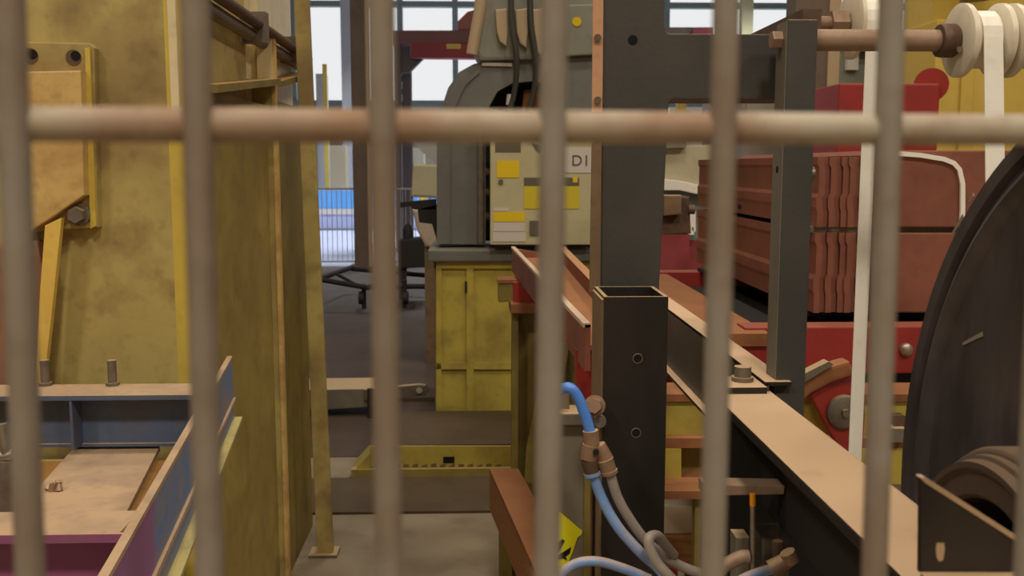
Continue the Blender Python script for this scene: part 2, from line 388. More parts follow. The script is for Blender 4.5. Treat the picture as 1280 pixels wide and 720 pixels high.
# ------------------------------------------------------------------ shaft with collar and nut
AY = RY+.022
sh = thing('roller_shaft', 'rusty round shaft with dark collar held by the black upright', 'shaft', P(1022, 51, AY))
p0 = P(975, 50, AY); z0 = p0.z; xr = P(1340, 50, AY).x
B(1).cyl((d.x, AY, z0), (xr, AY, z0), .0142, seg=28).build('rod', m_rustpipe, sh)
B(1).cyl((p0.x-.012, AY, z0), (P(985, 24, RY).x-.0015, AY, z0), .012, seg=6).build('end_nut', m_rustpipe, sh)
cxa, cxb = P(1172, 50, AY).x, P(1194, 50, AY).x
B(1).lathe((cxa, AY, z0), (1, 0, 0), [(.0145, 0), (.021, .001), (.022, .006), (.022, (cxb-cxa)-.003), (.020, cxb-cxa), (.0145, cxb-cxa)], 32).build('collar', m_collar, sh)
B(1).cyl((cxa+.02, AY-.023, z0-.014), (cxa+.02, AY-.014, z0-.012), .004, seg=12).build('set_screw', m_steel, sh)
# flanged rollers on the shaft
def roller(x, Y, z, width, R, r, label, grp=None, left_gap=0):
    t = thing('flanged_roller', label, 'roller', (x, Y, z-R), grp)
    B(1).lathe((x, Y, z), (1, 0, 0), [(.0148, 0), (R*.9, 0), (R, .003), (R, .010), (R*.93, .013), (r, .016)], 48).build('flange', m_white, t)
    B(1).lathe((x+.016, Y, z), (1, 0, 0), [(r, 0), (r, width-.032)], 48).build('drum', m_white, t)
    B(1).lathe((x+width-.016, Y, z), (1, 0, 0), [(r, 0), (R*.93, .003), (R, .006), (R, .013), (R*.9, .016), (.0148, .016)], 48).build('flange', m_white, t)
    return t
rr = .048
x1 = P(1194.5, 50, AY).x; 
roller(x1, AY, z0, .062, rr, .036, 'white flanged roller beside the dark collar carrying a strap')
roller(x1+.066, AY, z0, .07, rr, .036, 'second white flanged roller further along the rusty shaft')

# straps over rollers
def strap(name, label, pts, hw, grp=None, th=.0016):
    o = B().ribbon(pts, (hw, 0, 0), th).build(name, m_strap); tag(o, label, 'strap', grp); return o
def over(x, Y, z, R, bottom, fronty=0, n=8, back=0.3):
    """strap: comes down the front of a roller, wraps its top and leaves behind"""
    f = [V(x+.0, Y-R+fronty, bottom), V(x, Y-R+fronty*.5, (bottom+z)/2), V(x, Y-R, z)]
    w = [V(x, Y-R*math.cos(t), z+R*math.sin(t)) for t in [math.pi*i/n for i in range(1, n)]]
    return f + w[:-1]
xs1 = x1+.031
strap('white_strap', 'white flat strap hanging from the roller beside the dark collar', over(xs1, AY, z0, .038, 1.33, -.06, back=.42), .0125)
strap('white_strap', 'white flat strap on the second roller further along the shaft', over(x1+.066+.035, AY, z0, .038, 1.33, -.06, back=.42), .0125)

# tensioner pulley behind and its long strap
TY = 1.62
tz = P(1100, 30, TY).z; tx = P(1091, 30, TY-.04).x-.0245
tp = thing('tension_pulley', 'white pulley with rusty bolt behind the rusty shaft', 'pulley', (tx, TY, tz-.05))
B(1).lathe((tx, TY, tz), (1, 0, 0), [(.012, 0), (.05, 0), (.056, .004), (.056, .010), (.040, .013), (.040, .045), (.056, .048), (.056, .056), (.012, .058)], 44).build('wheel', m_white, tp)
B(1).cyl((tx-.07, TY, tz), (tx, TY, tz), .012, seg=20).cyl((tx-.03, TY, tz), (tx-.004, TY, tz), .022, seg=6).build('axle_bolt', m_rustpipe, tp)
B().box((tx-.08, TY-.02, tz-.025), (tx-.05, TY+.45, tz+.02)).build('arm', m_collar, tp)
xs = P(1091, 30, TY-.04).x
strap('long_white_strap', 'long white flat strap hanging straight down to the dusty beam', over(xs, TY-.0, tz, .0425, .80, 0, back=.3), .0108)
# thin curved strap lying over the trays
pc = [P(u, v, 2.384) for u, v in ((1110, 191), (1150, 194), (1180, 199), (1192, 204), (1199, 212), (1203, 230), (1203, 262), (1201, 300))]
b = B(); b.ribbon(pc, (0, .0035, 0), .011); tag(b.build('loose_strap', m_strap), 'narrow white strap bent over in front of the red trays', 'strap')

# ------------------------------------------------------------------ reel
s_ = 1.25
RX, RYc, RZc, RR = .534, .749, CAMZ-.366, .4506
rl = thing('strap_reel', 'large black strap reel with scuffed round side flange', 'reel', (RX, RYc, 0))
B(1).lathe((RX, RYc, RZc), (1, 0, 0), [(.03, .004), (RR*.88, .004), (RR*.90, -.005), (RR*.912, -.008), (RR*.924, -.006), (RR*.932, .002), (RR*.95, .002), (RR*.958, -.006), (RR-.004, -.007), (RR, .0), (RR, .012), (RR-.004, .016), (.03, .014)], 128).build('flange', m_reel, rl)
B(1).lathe((RX+.014, RYc, RZc), (1, 0, 0), [(.2, 0), (.2, .22)], 64).build('core', m_white, rl)
B(1).lathe((RX+.234, RYc, RZc), (1, 0, 0), [(.03, 0), (RR, 0), (RR, .014), (.03, .014)], 96).build('flange', m_reel, rl)
B(1).cyl((RX-.06, RYc, RZc), (RX+.32, RYc, RZc), .025).build('axle', m_steeld, rl)
def onreel(px, py):
    dd = ray(px, py); return CAM + dd*((RX-CAM.x)/dd.x)
for (u0, v0, u1, v1, wd) in ((1197, 293, 1211, 270, .005), (1240, 262, 1243, 256, .004), (1200, 430, 1225, 418, .005), (1218, 253, 1224, 244, .004)):
    A0, A1 = onreel(u0, v0), onreel(u1, v1); t = (A1-A0).normalized(); n = t.cross(V(1, 0, 0))*wd
    off = V(.0035 if v0 > 400 or u0 > 1230 else -.0055, 0, 0)
    B().prism([A0+off-n*.35, A0+off+n*.35, A1+off+n*.6, A1+off-n*.4], (-.0008, 0, 0)).build('scrape', m_reelsc, rl)
for sx in (RX+.29,):
    B().box((sx-.01, RYc-.05, 0), (sx+.01, RYc+.05, RZc+.03)).build('stand_leg', m_black, rl)

# hub ring standing proud of the flange
hx, hr = .402, .139
B(1).lathe((hx, RYc, RZc), (1, 0, 0), [(.100, .02), (.101, .004), (.104, .001), (hr-.018, .003), (hr-.014, -.002), (hr-.009, -.002), (hr-.007, .006), (hr-.004, .008), (hr-.003, .014), (hr+.001, .016), (hr+.003, .02), (hr+.003, .136), (.100, .136)], 96, True).build('hub_ring', m_wheel, rl)

# ================================================================== HOSES, FITTING, TAG (in front of the sleeve)
HY = 1.17
ay = thing('y_push_fitting', 'dusty brown Y shaped push-in air fitting joining blue hoses', 'fitting', P(745, 590, HY))
J = P(739, 560, HY)
B(1).cyl(P(738, 538, HY), P(740, 556, HY), .0095, seg=20).build('inlet_collar', m_fit, ay)
B(1).cyl(P(739, 556, HY), P(736, 574, HY), .0105, .0105, seg=20).build('body', m_fit, ay)
B(1).cyl(P(748, 556, HY+.002), P(756, 574, HY+.002), .0085, .0105, seg=20).build('body', m_fit, ay)
B(1).cyl(P(736, 574, HY), P(740, 590, HY), .0105, .0095, seg=20).build('outlet_collar', m_collar, ay)
B(1).cyl(P(756, 574, HY), P(761, 588, HY), .0105, .0095, seg=20).build('outlet_collar', m_fit, ay)
B(1).cyl(P(740, 590, HY), P(741, 594, HY), .0105, seg=20).build('release_ring', m_hosem, ay)
B(1).cyl(P(761, 588, HY), P(762, 592, HY), .0105, seg=20).build('release_ring', m_fit, ay)
B(1).cyl(P(745, 565, HY-.012), P(745, 565, HY-.002), .0036, seg=16).build('eyelet', m_hole, ay)
def hose(label, pts, r, m):
    return tag(B(1).tube(pts, r, 14, 8).build('air_hose', m), label, 'hose')
hose('bright blue air hose curving down into the Y fitting', [P(690, 500, HY+.02), P(700, 488, HY+.01), P(712, 485, HY), P(722, 496, HY), P(731, 518, HY), P(738, 540, HY)], .0066, m_hose)
hose('dusty blue air hose leaving the Y fitting downwards', [P(741, 592, HY), P(752, 622, HY), P(772, 658, HY-.01), P(800, 690, HY-.02), P(824, 712, HY-.02), P(845, 740, HY-.03)], .0064, m_hosem)
hose('grey dusty air hose leaving the Y fitting beside the blue one', [P(762, 590, HY), P(772, 622, HY), P(788, 650, HY), P(806, 674, HY), P(830, 695, HY), P(852, 708, HY), P(890, 722, HY), P(930, 735, HY)], .0062, m_hoseg)
hose('short grey hose looped over the other air hoses', [P(858, 745, HY-.06), P(838, 722, HY-.06), P(822, 704, HY-.055), P(812, 684, HY-.05), P(812, 672, HY-.045), P(822, 670, HY-.03), P(832, 682, HY-.015), P(842, 694, HY)], .0062, m_hoseg)
hose('blue air hose arching low beneath the yellow tag', [P(696, 735, HY-.05), P(704, 716, HY-.05), P(722, 704, HY-.05), P(748, 702, HY-.05), P(780, 711, HY-.05), P(812, 724, HY-.05)], .006, m_hosem)
tg = thing('warning_tag', 'fluorescent yellow folded tag with black print by the hoses', 'tag', P(700, 700, HY+.03))
TYq = 1.2985
B().px([(690, 636), (701, 641), (714, 652), (728, 664), (727, 668), (722, 672), (716, 690), (706, 712), (690, 712)], TYq, .0012).build('sheet', m_tag, tg)
B().px([(699, 690), (706, 676), (703, 674), (696, 680), (690, 696)], TYq-.0008, .001).build('print', m_hole, tg)
B().px([(698, 694), (714, 684), (712, 692), (707, 696), (709, 701), (704, 698), (697, 700)], TYq-.0008, .001).build('print', m_hole, tg)

# grey cylinder bracket plate behind the tag
gp = thing('cylinder_mount', 'grey mounting plate with clamp bar and yellow edge strip behind hoses', 'mount', (.1, 1.33, 0))
B().px([(695, 532), (731, 532), (730, 760), (695, 760)], 1.30, .03, .002).build('plate', m_greyp, gp)
B().px([(690, 517), (735, 517), (735, 532), (690, 532)], 1.285, .05, .002).build('clamp_bar', m_steeld, gp)
B().px([(695, 490), (712, 490), (712, 518), (695, 518)], 1.31, .03, .002).build('block', m_greyp, gp)
B().px([(731, 532), (738, 532), (737, 760), (730, 760)], 1.29, .045).build('edge_strip', m_olive, gp)
c = P(746, 512, 1.215)
B(1).hexbolt(c+V(0, .02, 0), (-.2, -1, .25), .010, .022).build('hex_bolt', m_fit, gp)
B(1).cyl(P(750, 526, 1.246), P(750, 527, 1.228), .008, seg=16).build('knob', m_steeld, gp)
B().box((P(700, 700, 1.31).x, 1.31, 0), (P(725, 700, 1.31).x, 1.33, .9)).build('foot', m_greyp, gp)

# parts under the beam
ub = thing('air_filter_unit', 'dim air filter with clear bowl and silver rod below the beam', 'filter', P(950, 720, 1.12))
B().px([(880, 606), (981, 608), (980, 618), (880, 620)], 1.13, .03, .001).build('cross_bar', m_rustpipe, ub)
B(1).cyl(P(941, 632, 1.1), P(941, 760, 1.1), .0032, seg=12).build('rod', m_steel, ub)
B(1).cyl(P(941, 617, 1.1), P(941, 632, 1.1), .0036, seg=12).build('amber_glint', m_amber, ub)  # LED reflection on the rod made as an amber piece
B().px([(952, 672), (990, 672), (990, 760), (952, 760)], 1.10, .05, .003).build('bowl', m_bowl, ub)
B().px([(920, 672), (937, 672), (937, 760), (920, 760)], 1.14, .03, .002).build('block', m_greyp, ub)
B(1).cyl(P(972, 676, 1.12), P(972, 745, 1.12), .006, seg=16).build('stem', m_steeld, ub)
B(1).cyl(P(964, 712, 1.085), P(994, 694, 1.085), .011, .008, seg=20).build('elbow', m_fit, ub)
B(1).cyl(P(984, 690, 1.08), P(990, 702, 1.08), .009, seg=16).build('nut', m_fit, ub)
hose('blue air hose running to the clear filter bowl', [P(900, 745, 1.06), P(925, 726, 1.07), P(948, 716, 1.08), P(966, 711, 1.085)], .0058, m_hosem)
hose('rusty brown pipe under the cross bar beside the filter', [P(885, 728, 1.1), P(905, 708, 1.1), P(925, 697, 1.1), P(936, 696, 1.1)], .008, m_rustpipe)

# ================================================================== LEFT: PRESS COLUMN, BRACKET, SIDE FRAME
CY = 2.62
pc_ = thing('press_column', 'huge yellow press column with scuffed oily paint', 'machine', (-1.2, 2.9, 0))
cxr = P(216, 300, CY).x; cx2 = P(241, 300, CY+.03).x
B().box((-2.6, CY, 0), (cxr, CY+.9, 4.5)).build('face_plate', m_yel, pc_)
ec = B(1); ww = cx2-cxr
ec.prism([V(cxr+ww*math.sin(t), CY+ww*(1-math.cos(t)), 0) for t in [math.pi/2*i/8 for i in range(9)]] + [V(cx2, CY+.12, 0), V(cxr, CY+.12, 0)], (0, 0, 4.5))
ec.build('corner_highlight_strip', m_yelb, pc_)  # brighter yellow holds the highlight along the rounded column corner
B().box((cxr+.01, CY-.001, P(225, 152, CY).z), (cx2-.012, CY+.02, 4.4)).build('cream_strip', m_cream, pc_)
# bolted bracket
bk = thing('bolted_bracket', 'dusty orange yellow bracket bolted to the yellow press column', 'bracket', P(60, 290, CY-.03))
B().px([(10, 52), (112, 54), (118, 60), (122, 284), (10, 292)], CY-.03, .03, .003).build('base_plate', m_yel, bk)
B().px([(106, 60), (112, 60), (120, 282), (113, 286)], CY-.036, .006).build('edge_rib', m_yelb, bk)
B().px([(10, 90), (101, 88), (105, 244), (76, 264), (40, 288), (10, 300)], CY-.07, .04, .004).build('face_block', m_yelo, bk)
for u, v in ((38, 70), (92, 72)):
    c = P(u, v, CY-.03)
    B(1).cyl(c+V(0, -.002, 0), c+V(0, .004, 0), .0195, seg=24).build('bolt_hole', m_collar, bk)
    B(1).cyl(c+V(.006, -.0035, .004), c+V(.006, .004, .004), .012, seg=20).build('bolt_hole', m_hole, bk)
c = P(100, 268, CY-.03)
B().px([(80, 262), (116, 246), (118, 282), (78, 286)], CY-.013, .006).build('washer_plate', m_collar, bk)
B(1).hexbolt(c+V(0, -.003, 0), (0, -1, 0), .021, .03).build('hex_bolt', m_steeld, bk)
# diagonal flat bar
B().px([(56, 282), (77, 272), (68, 360), (56, 470), (50, 500), (40, 500), (46, 440), (50, 360)], CY-.075, .02, .002).build('diagonal_arm', mat('arm_yellow', (232, 196, 96), .5, 0, (206, 164, 84), .5, 6), bk)
# brown casting behind first wire
bc = B(); bc.px([(-60, 312), (20, 306), (46, 300), (54, 340), (50, 490), (-60, 500)], CY-.05, .045, .006)
tag(bc.build('brown_casting', m_brown), 'copper brown casting beside the slanted yellow bracket arm', 'casting')

# side frame: panel facing right, rib, ledges, cream upper panel, pipe
sf = thing('press_side_frame', 'yellow ribbed side frame of the press with cream upper panel', 'machine', (-.9, 3.5, 0))
pX = P(252, 300, CY+.14).x
yr = 3.66
pX2 = pX - .02
zl0 = P(262, 112, 2.9).z; zl1 = P(338, 103, yr).z
B().box((pX-.12, CY+.14, 0), (pX, yr, zl0)).build('lower_panel', m_yeld, sf)
B().box((pX-.12, CY+.14, zl0), (pX-.05, yr, 4.2)).build('upper_panel', m_cream, sf)
# rib (lit front edge put into a paler edge colour)
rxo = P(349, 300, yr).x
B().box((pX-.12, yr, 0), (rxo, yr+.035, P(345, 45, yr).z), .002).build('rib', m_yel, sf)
B().box((rxo-.012, yr-.004, 0), (rxo+.002, yr+.037, P(345, 50, yr).z), .001).build('rib_lit_edge', m_yelo, sf)
B().box((rxo-.06, yr-.006, P(335, 105, yr).z), (rxo-.005, yr+.02, P(335, 32, yr).z)).build('gusset', m_cream, sf)
# sloping ledge plates
def ledge(y0, y1, z0_, z1_, xin, xout):
    b = B(); b.prism([V(xin, y0, z0_), V(xout, y0, z0_), V(xout, y1, z1_), V(xin, y1, z1_)], (0, 0, .022)); return b
ledge(CY+.15, yr, P(255, 116, CY+.15).z, P(338, 106, yr).z, pX-.05, pX+.055).build('ledge', m_olive, sf)
y2 = 4.35
B().box((pX-.12, yr+.035, 0), (pX+.01, y2, P(360, 130, 4.0).z)).build('lower_panel', m_olive, sf)
B().box((pX-.12, yr+.035, P(360, 130, 4.0).z), (pX-.03, y2, 4.2)).build('upper_panel', m_cream, sf)
ledge(yr+.036, y2, P(346, 108, yr).z, P(374, 97, y2).z, pX-.03, pX+.05).build('ledge', m_olive, sf)
B(1).cyl((pX-.005, CY+.2, P(262, 2, CY+.2).z), (pX-.005, y2+.1, P(262, 2, CY+.2).z-.02), .022, seg=20).build('pipe', m_steeld, sf)
B(1).cyl((pX+.025, CY+.2, P(262, -14, CY+.2).z), (pX+.025, y2+.1, P(262, -14, CY+.2).z-.02), .018, seg=20).build('pipe', m_collar, sf)
for yy in (3.45, 4.1):
    B().box((pX-.05, yy, P(262, 18, CY+.2).z), (pX+.05, yy+.05, P(262, -30, CY+.2).z)).build('pipe_clip', m_steeld, sf)
B().box((pX-.049, 3.0, P(270, 100, 3.0).z), (pX-.046, 3.02, P(270, 70, 3.0).z)).build('reflector', m_stickw, sf)
# leaning yellow flat bar
st_b = PZ(405, 691, .012); Yb = st_b.y
B0 = P(396, 690, Yb); B1 = P(416, 690, Yb); T0 = P(359, -200, Yb); T1 = P(377, -200, Yb)
st = thing('slanted_bar', 'slim yellow flat bar leaning beside the press standing on floor', 'bar', (st_b.x, Yb, 0))
b = B(); b.prism([V(B0.x, Yb, .012), V(B1.x, Yb, .012), T1, T0], (0, .035, 0), .003); b.build('bar', m_yel, st)
B().box((B0.x-.03, Yb-.03, 0), (B1.x+.02, Yb+.07, .012)).build('foot_plate', m_steeld, st)

# ------------------------------------------------------------------ blue and purple frame
FZ = CAMZ-.523; IZ_ = CAMZ-.665
bf = thing('painted_base_frame', 'blue and purple steel base frame with dusty tan flanges', 'frame', (-.8, 1.9, 0))
rl_x0 = -1.9
A_ = V(P(290, 440, 2.74).x, 2.74, FZ); Bn = V(P(178, 640, 1.47).x, 1.47, FZ); dirn = (Bn-A_).normalized(); Bf = A_ + dirn*2.1
nrm = V(dirn.y, -dirn.x, 0); nrm = nrm if nrm.x > 0 else -nrm
def sidebox(t0, t1, n0, n1, z0_, z1_):
    return [A_+dirn*t0+nrm*n0+V(0, 0, z0_), A_+dirn*t1+nrm*n0+V(0, 0, z0_), A_+dirn*t1+nrm*n1+V(0, 0, z0_), A_+dirn*t0+nrm*n1+V(0, 0, z0_)], z1_-z0_
def sb(b, *a):
    q, h = sidebox(*a); return b.prism(q, (0, 0, h))
def xin(Y, n): # x of side beam line at given Y
    t = (Y-A_.y)/dirn.y; return (A_+dirn*t+nrm*n).x
split = 1.33
m_fside = mat('frame_side_paint', (108, 134, 178), .6, 0, (140, 134, 140), .6, 9, stretch=(1, .5, 1), smudge=(158, 136, 112), sscale=16, samt=.85)
def two_tone(m, y0, c2):
    nt = m.node_tree; N = nt.nodes; L = nt.links; b = N['Principled BSDF']; src = b.inputs['Base Color'].links[0].from_socket
    g = N.new('ShaderNodeNewGeometry'); sp = N.new('ShaderNodeSeparateXYZ'); L.new(g.outputs['Position'], sp.inputs[0])
    t = N.new('ShaderNodeTexNoise'); t.inputs['Scale'].default_value = 14; L.new(g.outputs['Position'], t.inputs['Vector'])
    a = N.new('ShaderNodeMath'); a.operation = 'MULTIPLY_ADD'; a.inputs[1].default_value = .22; L.new(t.outputs[0], a.inputs[0]); L.new(sp.outputs[1], a.inputs[2])
    r = N.new('ShaderNodeMapRange'); r.inputs[1].default_value = y0-.03; r.inputs[2].default_value = y0+.03; r.inputs[3].default_value = .85; r.inputs[4].default_value = 0
    L.new(a.outputs[0], r.inputs[0]); mx = N.new('ShaderNodeMix'); mx.data_type = 'RGBA'; L.new(r.outputs[0], mx.inputs[0]); L.new(src, mx.inputs[6]); mx.inputs[7].default_value = lin(c2)
    L.new(mx.outputs[2], b.inputs['Base Color'])
two_tone(m_fside, 1.66, (160, 100, 150))
sb(B(), 0, 2.1, -.006, 0, -.17, -.003).build('side_web', m_fside, bf)
sb(B(), 0, 2.1, -.013, .001, -.006, .002).build('side_flange', m_sheet, bf)
sb(B(), 0, 2.1, -.03, .022, -.178, -.17).build('side_flange', mat('flange_yellowgrey', (196, 182, 120), .6, 0, (150, 132, 96), .6, 8), bf)
sb(B(), 0, 2.1, -.002, .006, -.125, -.115).build('side_rib', m_sheet, bf)
# rear beam
ry0 = FZ and 2.28; 
zr = lambda px, py: PZ(px, py, FZ)
rxe = xin(2.30, -.013)
B().box((rl_x0, 2.28, FZ-.008), (rxe, 2.40, FZ), .002).build('rear_flange', m_sheet, bf)
B().box((rl_x0, 2.278, FZ-.012), (rxe, 2.283, FZ-.001)).build('rear_flange_edge', m_blue, bf)
B().box((rl_x0, 2.335, FZ-.13), (rxe, 2.345, FZ-.008)).build('rear_web', m_blue, bf)
B().box((rl_x0, 2.325, FZ-.135), (rxe, 2.40, FZ-.128)).build('rear_flange', m_blue, bf)
c = P(101, 520, 2.335)
B().box((c.x-.003, 2.28, FZ-.13), (c.x+.003, 2.335, FZ-.008)).build('stiffener', m_blue, bf)
# front cross beam
cxe = xin(1.45, -.013)
B().box((rl_x0, 1.40, FZ-.008), (cxe, 1.495, FZ), .002).build('cross_flange', m_sheet, bf)
B().box((rl_x0, 1.398, FZ-.014), (xin(1.4, -.013), 1.403, FZ-.001)).build('cross_flange_edge', m_purple, bf)
B().box((rl_x0, 1.445, FZ-.15), (cxe, 1.453, FZ-.008)).build('cross_web', m_purple, bf)
B().box((rl_x0, 1.40, FZ-.16), (cxe, 1.495, FZ-.15)).build('cross_flange', m_purple, bf)
for u in (57, 141):
    c = PZ(u, 482, FZ)
    B(1).cyl(c, c+V(0, 0, .062), .0105, seg=18).cyl(c, c+V(0, 0, .008), .016, seg=6).build('stud', m_steeld, bf)
for (x, y) in ((-.85, 2.3), (-.72, 1.42), (-1.8, 2.3), (-1.8, 1.42)):
    B().box((x-.05, y, 0), (x+.05, y+.09, IZ_-.014)).build('leg', m_yeld, bf)
B().box((rl_x0, 2.28, .2), (-.9, 2.3, IZ_-.014)).build('rear_apron', m_yeld, bf)
# inner sheet resting on the lower level
IZ = CAMZ-.665
q = [PZ(94, 558, IZ), PZ(200, 557, IZ), PZ(158, 640, IZ), PZ(20, 640, IZ)]
q[2] = q[1] + (q[2]-q[1])*1.4; q[3] = q[0] + (q[3]-q[0])*1.4
isx = thing('cover_sheet', 'dusty tan cover sheet lying inside the blue frame', 'sheet', (q[0]+q[2])/2)
B().prism(q, (0, 0, -.012)).build('sheet', m_sheet, isx)
B().box((rl_x0, 1.55, IZ-.06), (-.62, 2.28, IZ-.013)).build('shelf', mat('shelf_ochre', (150, 108, 50), .7, 0, (110, 80, 44), .6, 6), bf)
c = PZ(69, 612, IZ)
b = B(1)
for k in range(6):
    b.cyl(c+V(random.uniform(-.012, .012), random.uniform(-.01, .01), 0), c+V(random.uniform(-.014, .014), random.uniform(-.01, .01), .012+.014*random.random()), .009, .005, seg=8)
tag(b.build('debris_lump', m_fit), 'small brown lump of debris on the dusty cover sheet', 'debris')
# valve at far left
vv = thing('chrome_valve', 'small chrome valve with lever at the frame side', 'valve', P(5, 600, 1.6))
B(1).cyl(P(6, 575, 1.7), P(6, 640, 1.7), .017, seg=20).build('body', m_steel, vv)
B(1).cyl(P(2, 530, 1.7), P(9, 572, 1.7), .009, seg=16).build('lever', m_steel, vv)
B(1).cyl(P(-4, 572, 1.7), P(18, 568, 1.7), .010, seg=16).build('nut', m_steel, vv)
pq = P(6, 640, 1.7); B(1).cyl(pq, (pq.x, 1.7, IZ_-.012), .014, seg=16).build('pipe', m_steeld, vv)

# ================================================================== CENTRE: CHUTE, STAND, ANGLE
CZ = CAMZ-.336
cl0, cl1 = PZ(640, 309, CZ), PZ(737, 412, CZ); cr0, cr1 = PZ(706, 308, CZ), PZ(814, 412, CZ)
dl = (cl1-cl0); dr = (cr1-cr0)
cl2 = cl0+dl*.97; cr2 = cr0+dr*.88
chn = thing('channel_chute', 'red brown primed steel channel chute running towards the black post', 'chute', (cl0+cl2)/2)
def along(p, q, off0, off1, z0_, z1_):
    o0, o1 = V(off0, 0, 0), V(off1, 0, 0)
    return [p+o0+V(0, 0, z0_), p+o1+V(0, 0, z0_), p+o1+V(0, 0, z1_), p+o0+V(0, 0, z1_)], q-p
for nm, p, q_, a in (('left_wall', cl0, cl2, (0, .012, -.10, 0)), ('right_wall', cr0, cr2, (-.03, 0, -.10, 0)), ('left_lip', cl0, cl2, (-.004, .012, -.006, .003))):
    pts_, vec = along(p, q_, *a); B().prism(pts_, vec).build(nm, m_rustred if nm != 'left_lip' else mat('lip_pale', (214, 190, 166), .6, 0, (180, 150, 128), .5, 9), chn)
b = B(); b.prism([cl0+V(.012, 0, -.045), cr0+V(-.03, 0, -.045), cr2+V(-.03, 0, -.045), cl2+V(.012, 0, -.045)], (0, 0, -.01)); b.build('floor_plate', m_rustor, chn)
b = B(); b.prism([cl0+V(0, 0, -.10), cl0+V(0, 0, -.002), cr0+V(0, 0, -.05), cr0+V(0, 0, -.10)], (0, .012, 0)); b.build('end_plate', m_rustred, chn)
# olive support stand under its far end
os_ = thing('support_stand', 'olive painted support stand with rusty cap under the channel chute', 'stand', P(680, 690, 3.6))
sy = 3.84
B().px([(642, 392), (722, 392), (722, 470), (726, 1000), (640, 1000)], sy, .02, 0).build('web_plate', m_olive, os_)
B().px([(640, 392), (648, 392), (646, 1000), (638, 1000)], sy-.06, .08).build('edge_flange', m_olive, os_)
B().px([(638, 380), (724, 380), (724, 392), (638, 392)], sy-.1, .2, .004).build('cap_plate', m_rustor, os_)
B().px([(623, 353), (656, 353), (656, 376), (623, 378)], sy+.0, .12, .004).build('cap_block', m_olive, os_)
B().px([(622, 350), (657, 350), (657, 354), (622, 354)], sy-.005, .13).build('cap_top', m_rustor, os_)
B().px([(642, 353), (668, 353), (684, 379), (642, 379)], sy-.05, .1, .003).build('red_foot', m_red, os_)
b = B(); b.px([(700, 430), (712, 430), (664, 720), (648, 720), (658, 560), (676, 470)], sy-.05, .03); b.build('gusset', m_yeld, os_)
zb = P(640, 1000, sy).z
B().box((P(640, 500, sy).x, sy, 0), (P(722, 500, sy).x, sy+.02, max(.02, zb+.02))).build('lower_plate', m_olive, os_)
# red lug under chute
tag(B().px([(720, 438), (744, 438), (744, 520), (726, 500), (721, 480)], 2.2, .05, .003).build('red_lug', m_red), 'bright red lug plate hanging beneath the channel chute', 'lug')
# rusty angle on the floor
ag0, ag1 = PZ(612, 586, .45), PZ(690, 760, .45)
an = thing('rusty_angle_rail', 'orange rusty angle iron rail sloping beside the olive stand', 'rail', (ag0.x, ag0.y, 0))
vec = ag1-ag0
b = B(); b.prism([ag0, ag0+V(.11, 0, 0), ag0+V(.11, 0, -.02), ag0+V(0, 0, -.02)], vec); b.build('top_leg', m_rustor, an)
b = B(); b.prism([ag0+V(0, 0, -.02), ag0+V(.02, 0, -.02), ag0+V(.02, 0, -.16), ag0+V(0, 0, -.16)], vec); b.build('side_leg', m_wood, an)
for t in (.03, .8):
    p = ag0+vec*t
    B().box((p.x+.03, p.y, 0), (p.x+.08, p.y+.06, p.z-.02)).build('leg', m_olive, an)

# ================================================================== MACHINE D1 WITH CABINET
KY = 5.85
kc = thing('machine_cabinet', 'yellow steel machine cabinet with framed panels under the arched machine', 'cabinet', P(640, 545, KY))
kx0, kx1 = P(549, 400, KY).x, P(780, 400, KY).x; kzt = P(600, 326, KY).z
B().box((kx0, KY, 0.02), (kx1, KY+1.0, kzt)).build('body', m_yelc, kc)
B().box((kx0-.03, KY-.0, 0), (kx0, KY+1.0, kzt)).build('side_panel', m_browns, kc)
def kb(x0, y0, x1, y1, n='frame_bar', d=.02, m=m_yelc):
    B().px([(x0, y0), (x1, y0), (x1, y1), (x0, y1)], KY-d, d, .003).build(n, m, kc)
kb(545, 327, 778, 336); kb(583, 336, 592, 546); kb(545, 453, 583, 462); kb(592, 453, 778, 462); kb(545, 336, 552, 546)
kb(592, 538, 778, 546)
kb(581, 352, 584, 366, 'latch', .03, m_dark)
B().box((kx0-.06, KY-.06, kzt), (kx1, KY+1.1, kzt+.07), .01).build('bed_plate', m_mach, kc)
# step platform
sp_ = thing('step_platform', 'low yellow step platform with slotted riser before the cabinet', 'platform', P(540, 590, 5.1))
p0 = PZ(440, 596, 0); sY = p0.y
zt_ = P(540, 557, sY).z
B().px([(462, 558), (760, 558), (760, 584), (462, 584)], sY, .02).build('riser', m_yelc, sp_)
B().box((P(462, 560, sY).x, sY+.021, zt_-.02), (P(760, 560, sY).x, KY-.07, zt_)).build('tread', m_mat, sp_)
B().box((P(440, 590, sY).x, sY-.03, 0), (P(760, 590, sY).x, sY+.02, P(540, 584, sY).z)).build('base_strip', m_yeld, sp_)
B().px([(436, 596), (462, 568), (463, 596)], sY-.02, .3).build('ramp_cheek', m_yelc, sp_)
B().px([(554, 571), (568, 571), (568, 579), (554, 579)], sY-.002, .004).build('slot', m_hole, sp_)
for k in range(14):
    u = 470+k*11.5
    B().px([(u, 580+(k % 3)), (u+6, 579+(k % 2)), (u+7, 584), (u-1, 584)], sY-.0015, .003).build('chip', m_browns, sp_)
# dark floor plate in front
tag(B().box((-1.0, 4.48, 0), (.75, sY-.05, .012)).build('floor_plate', m_mat), 'dark floor plate before the yellow step', 'floor plate')
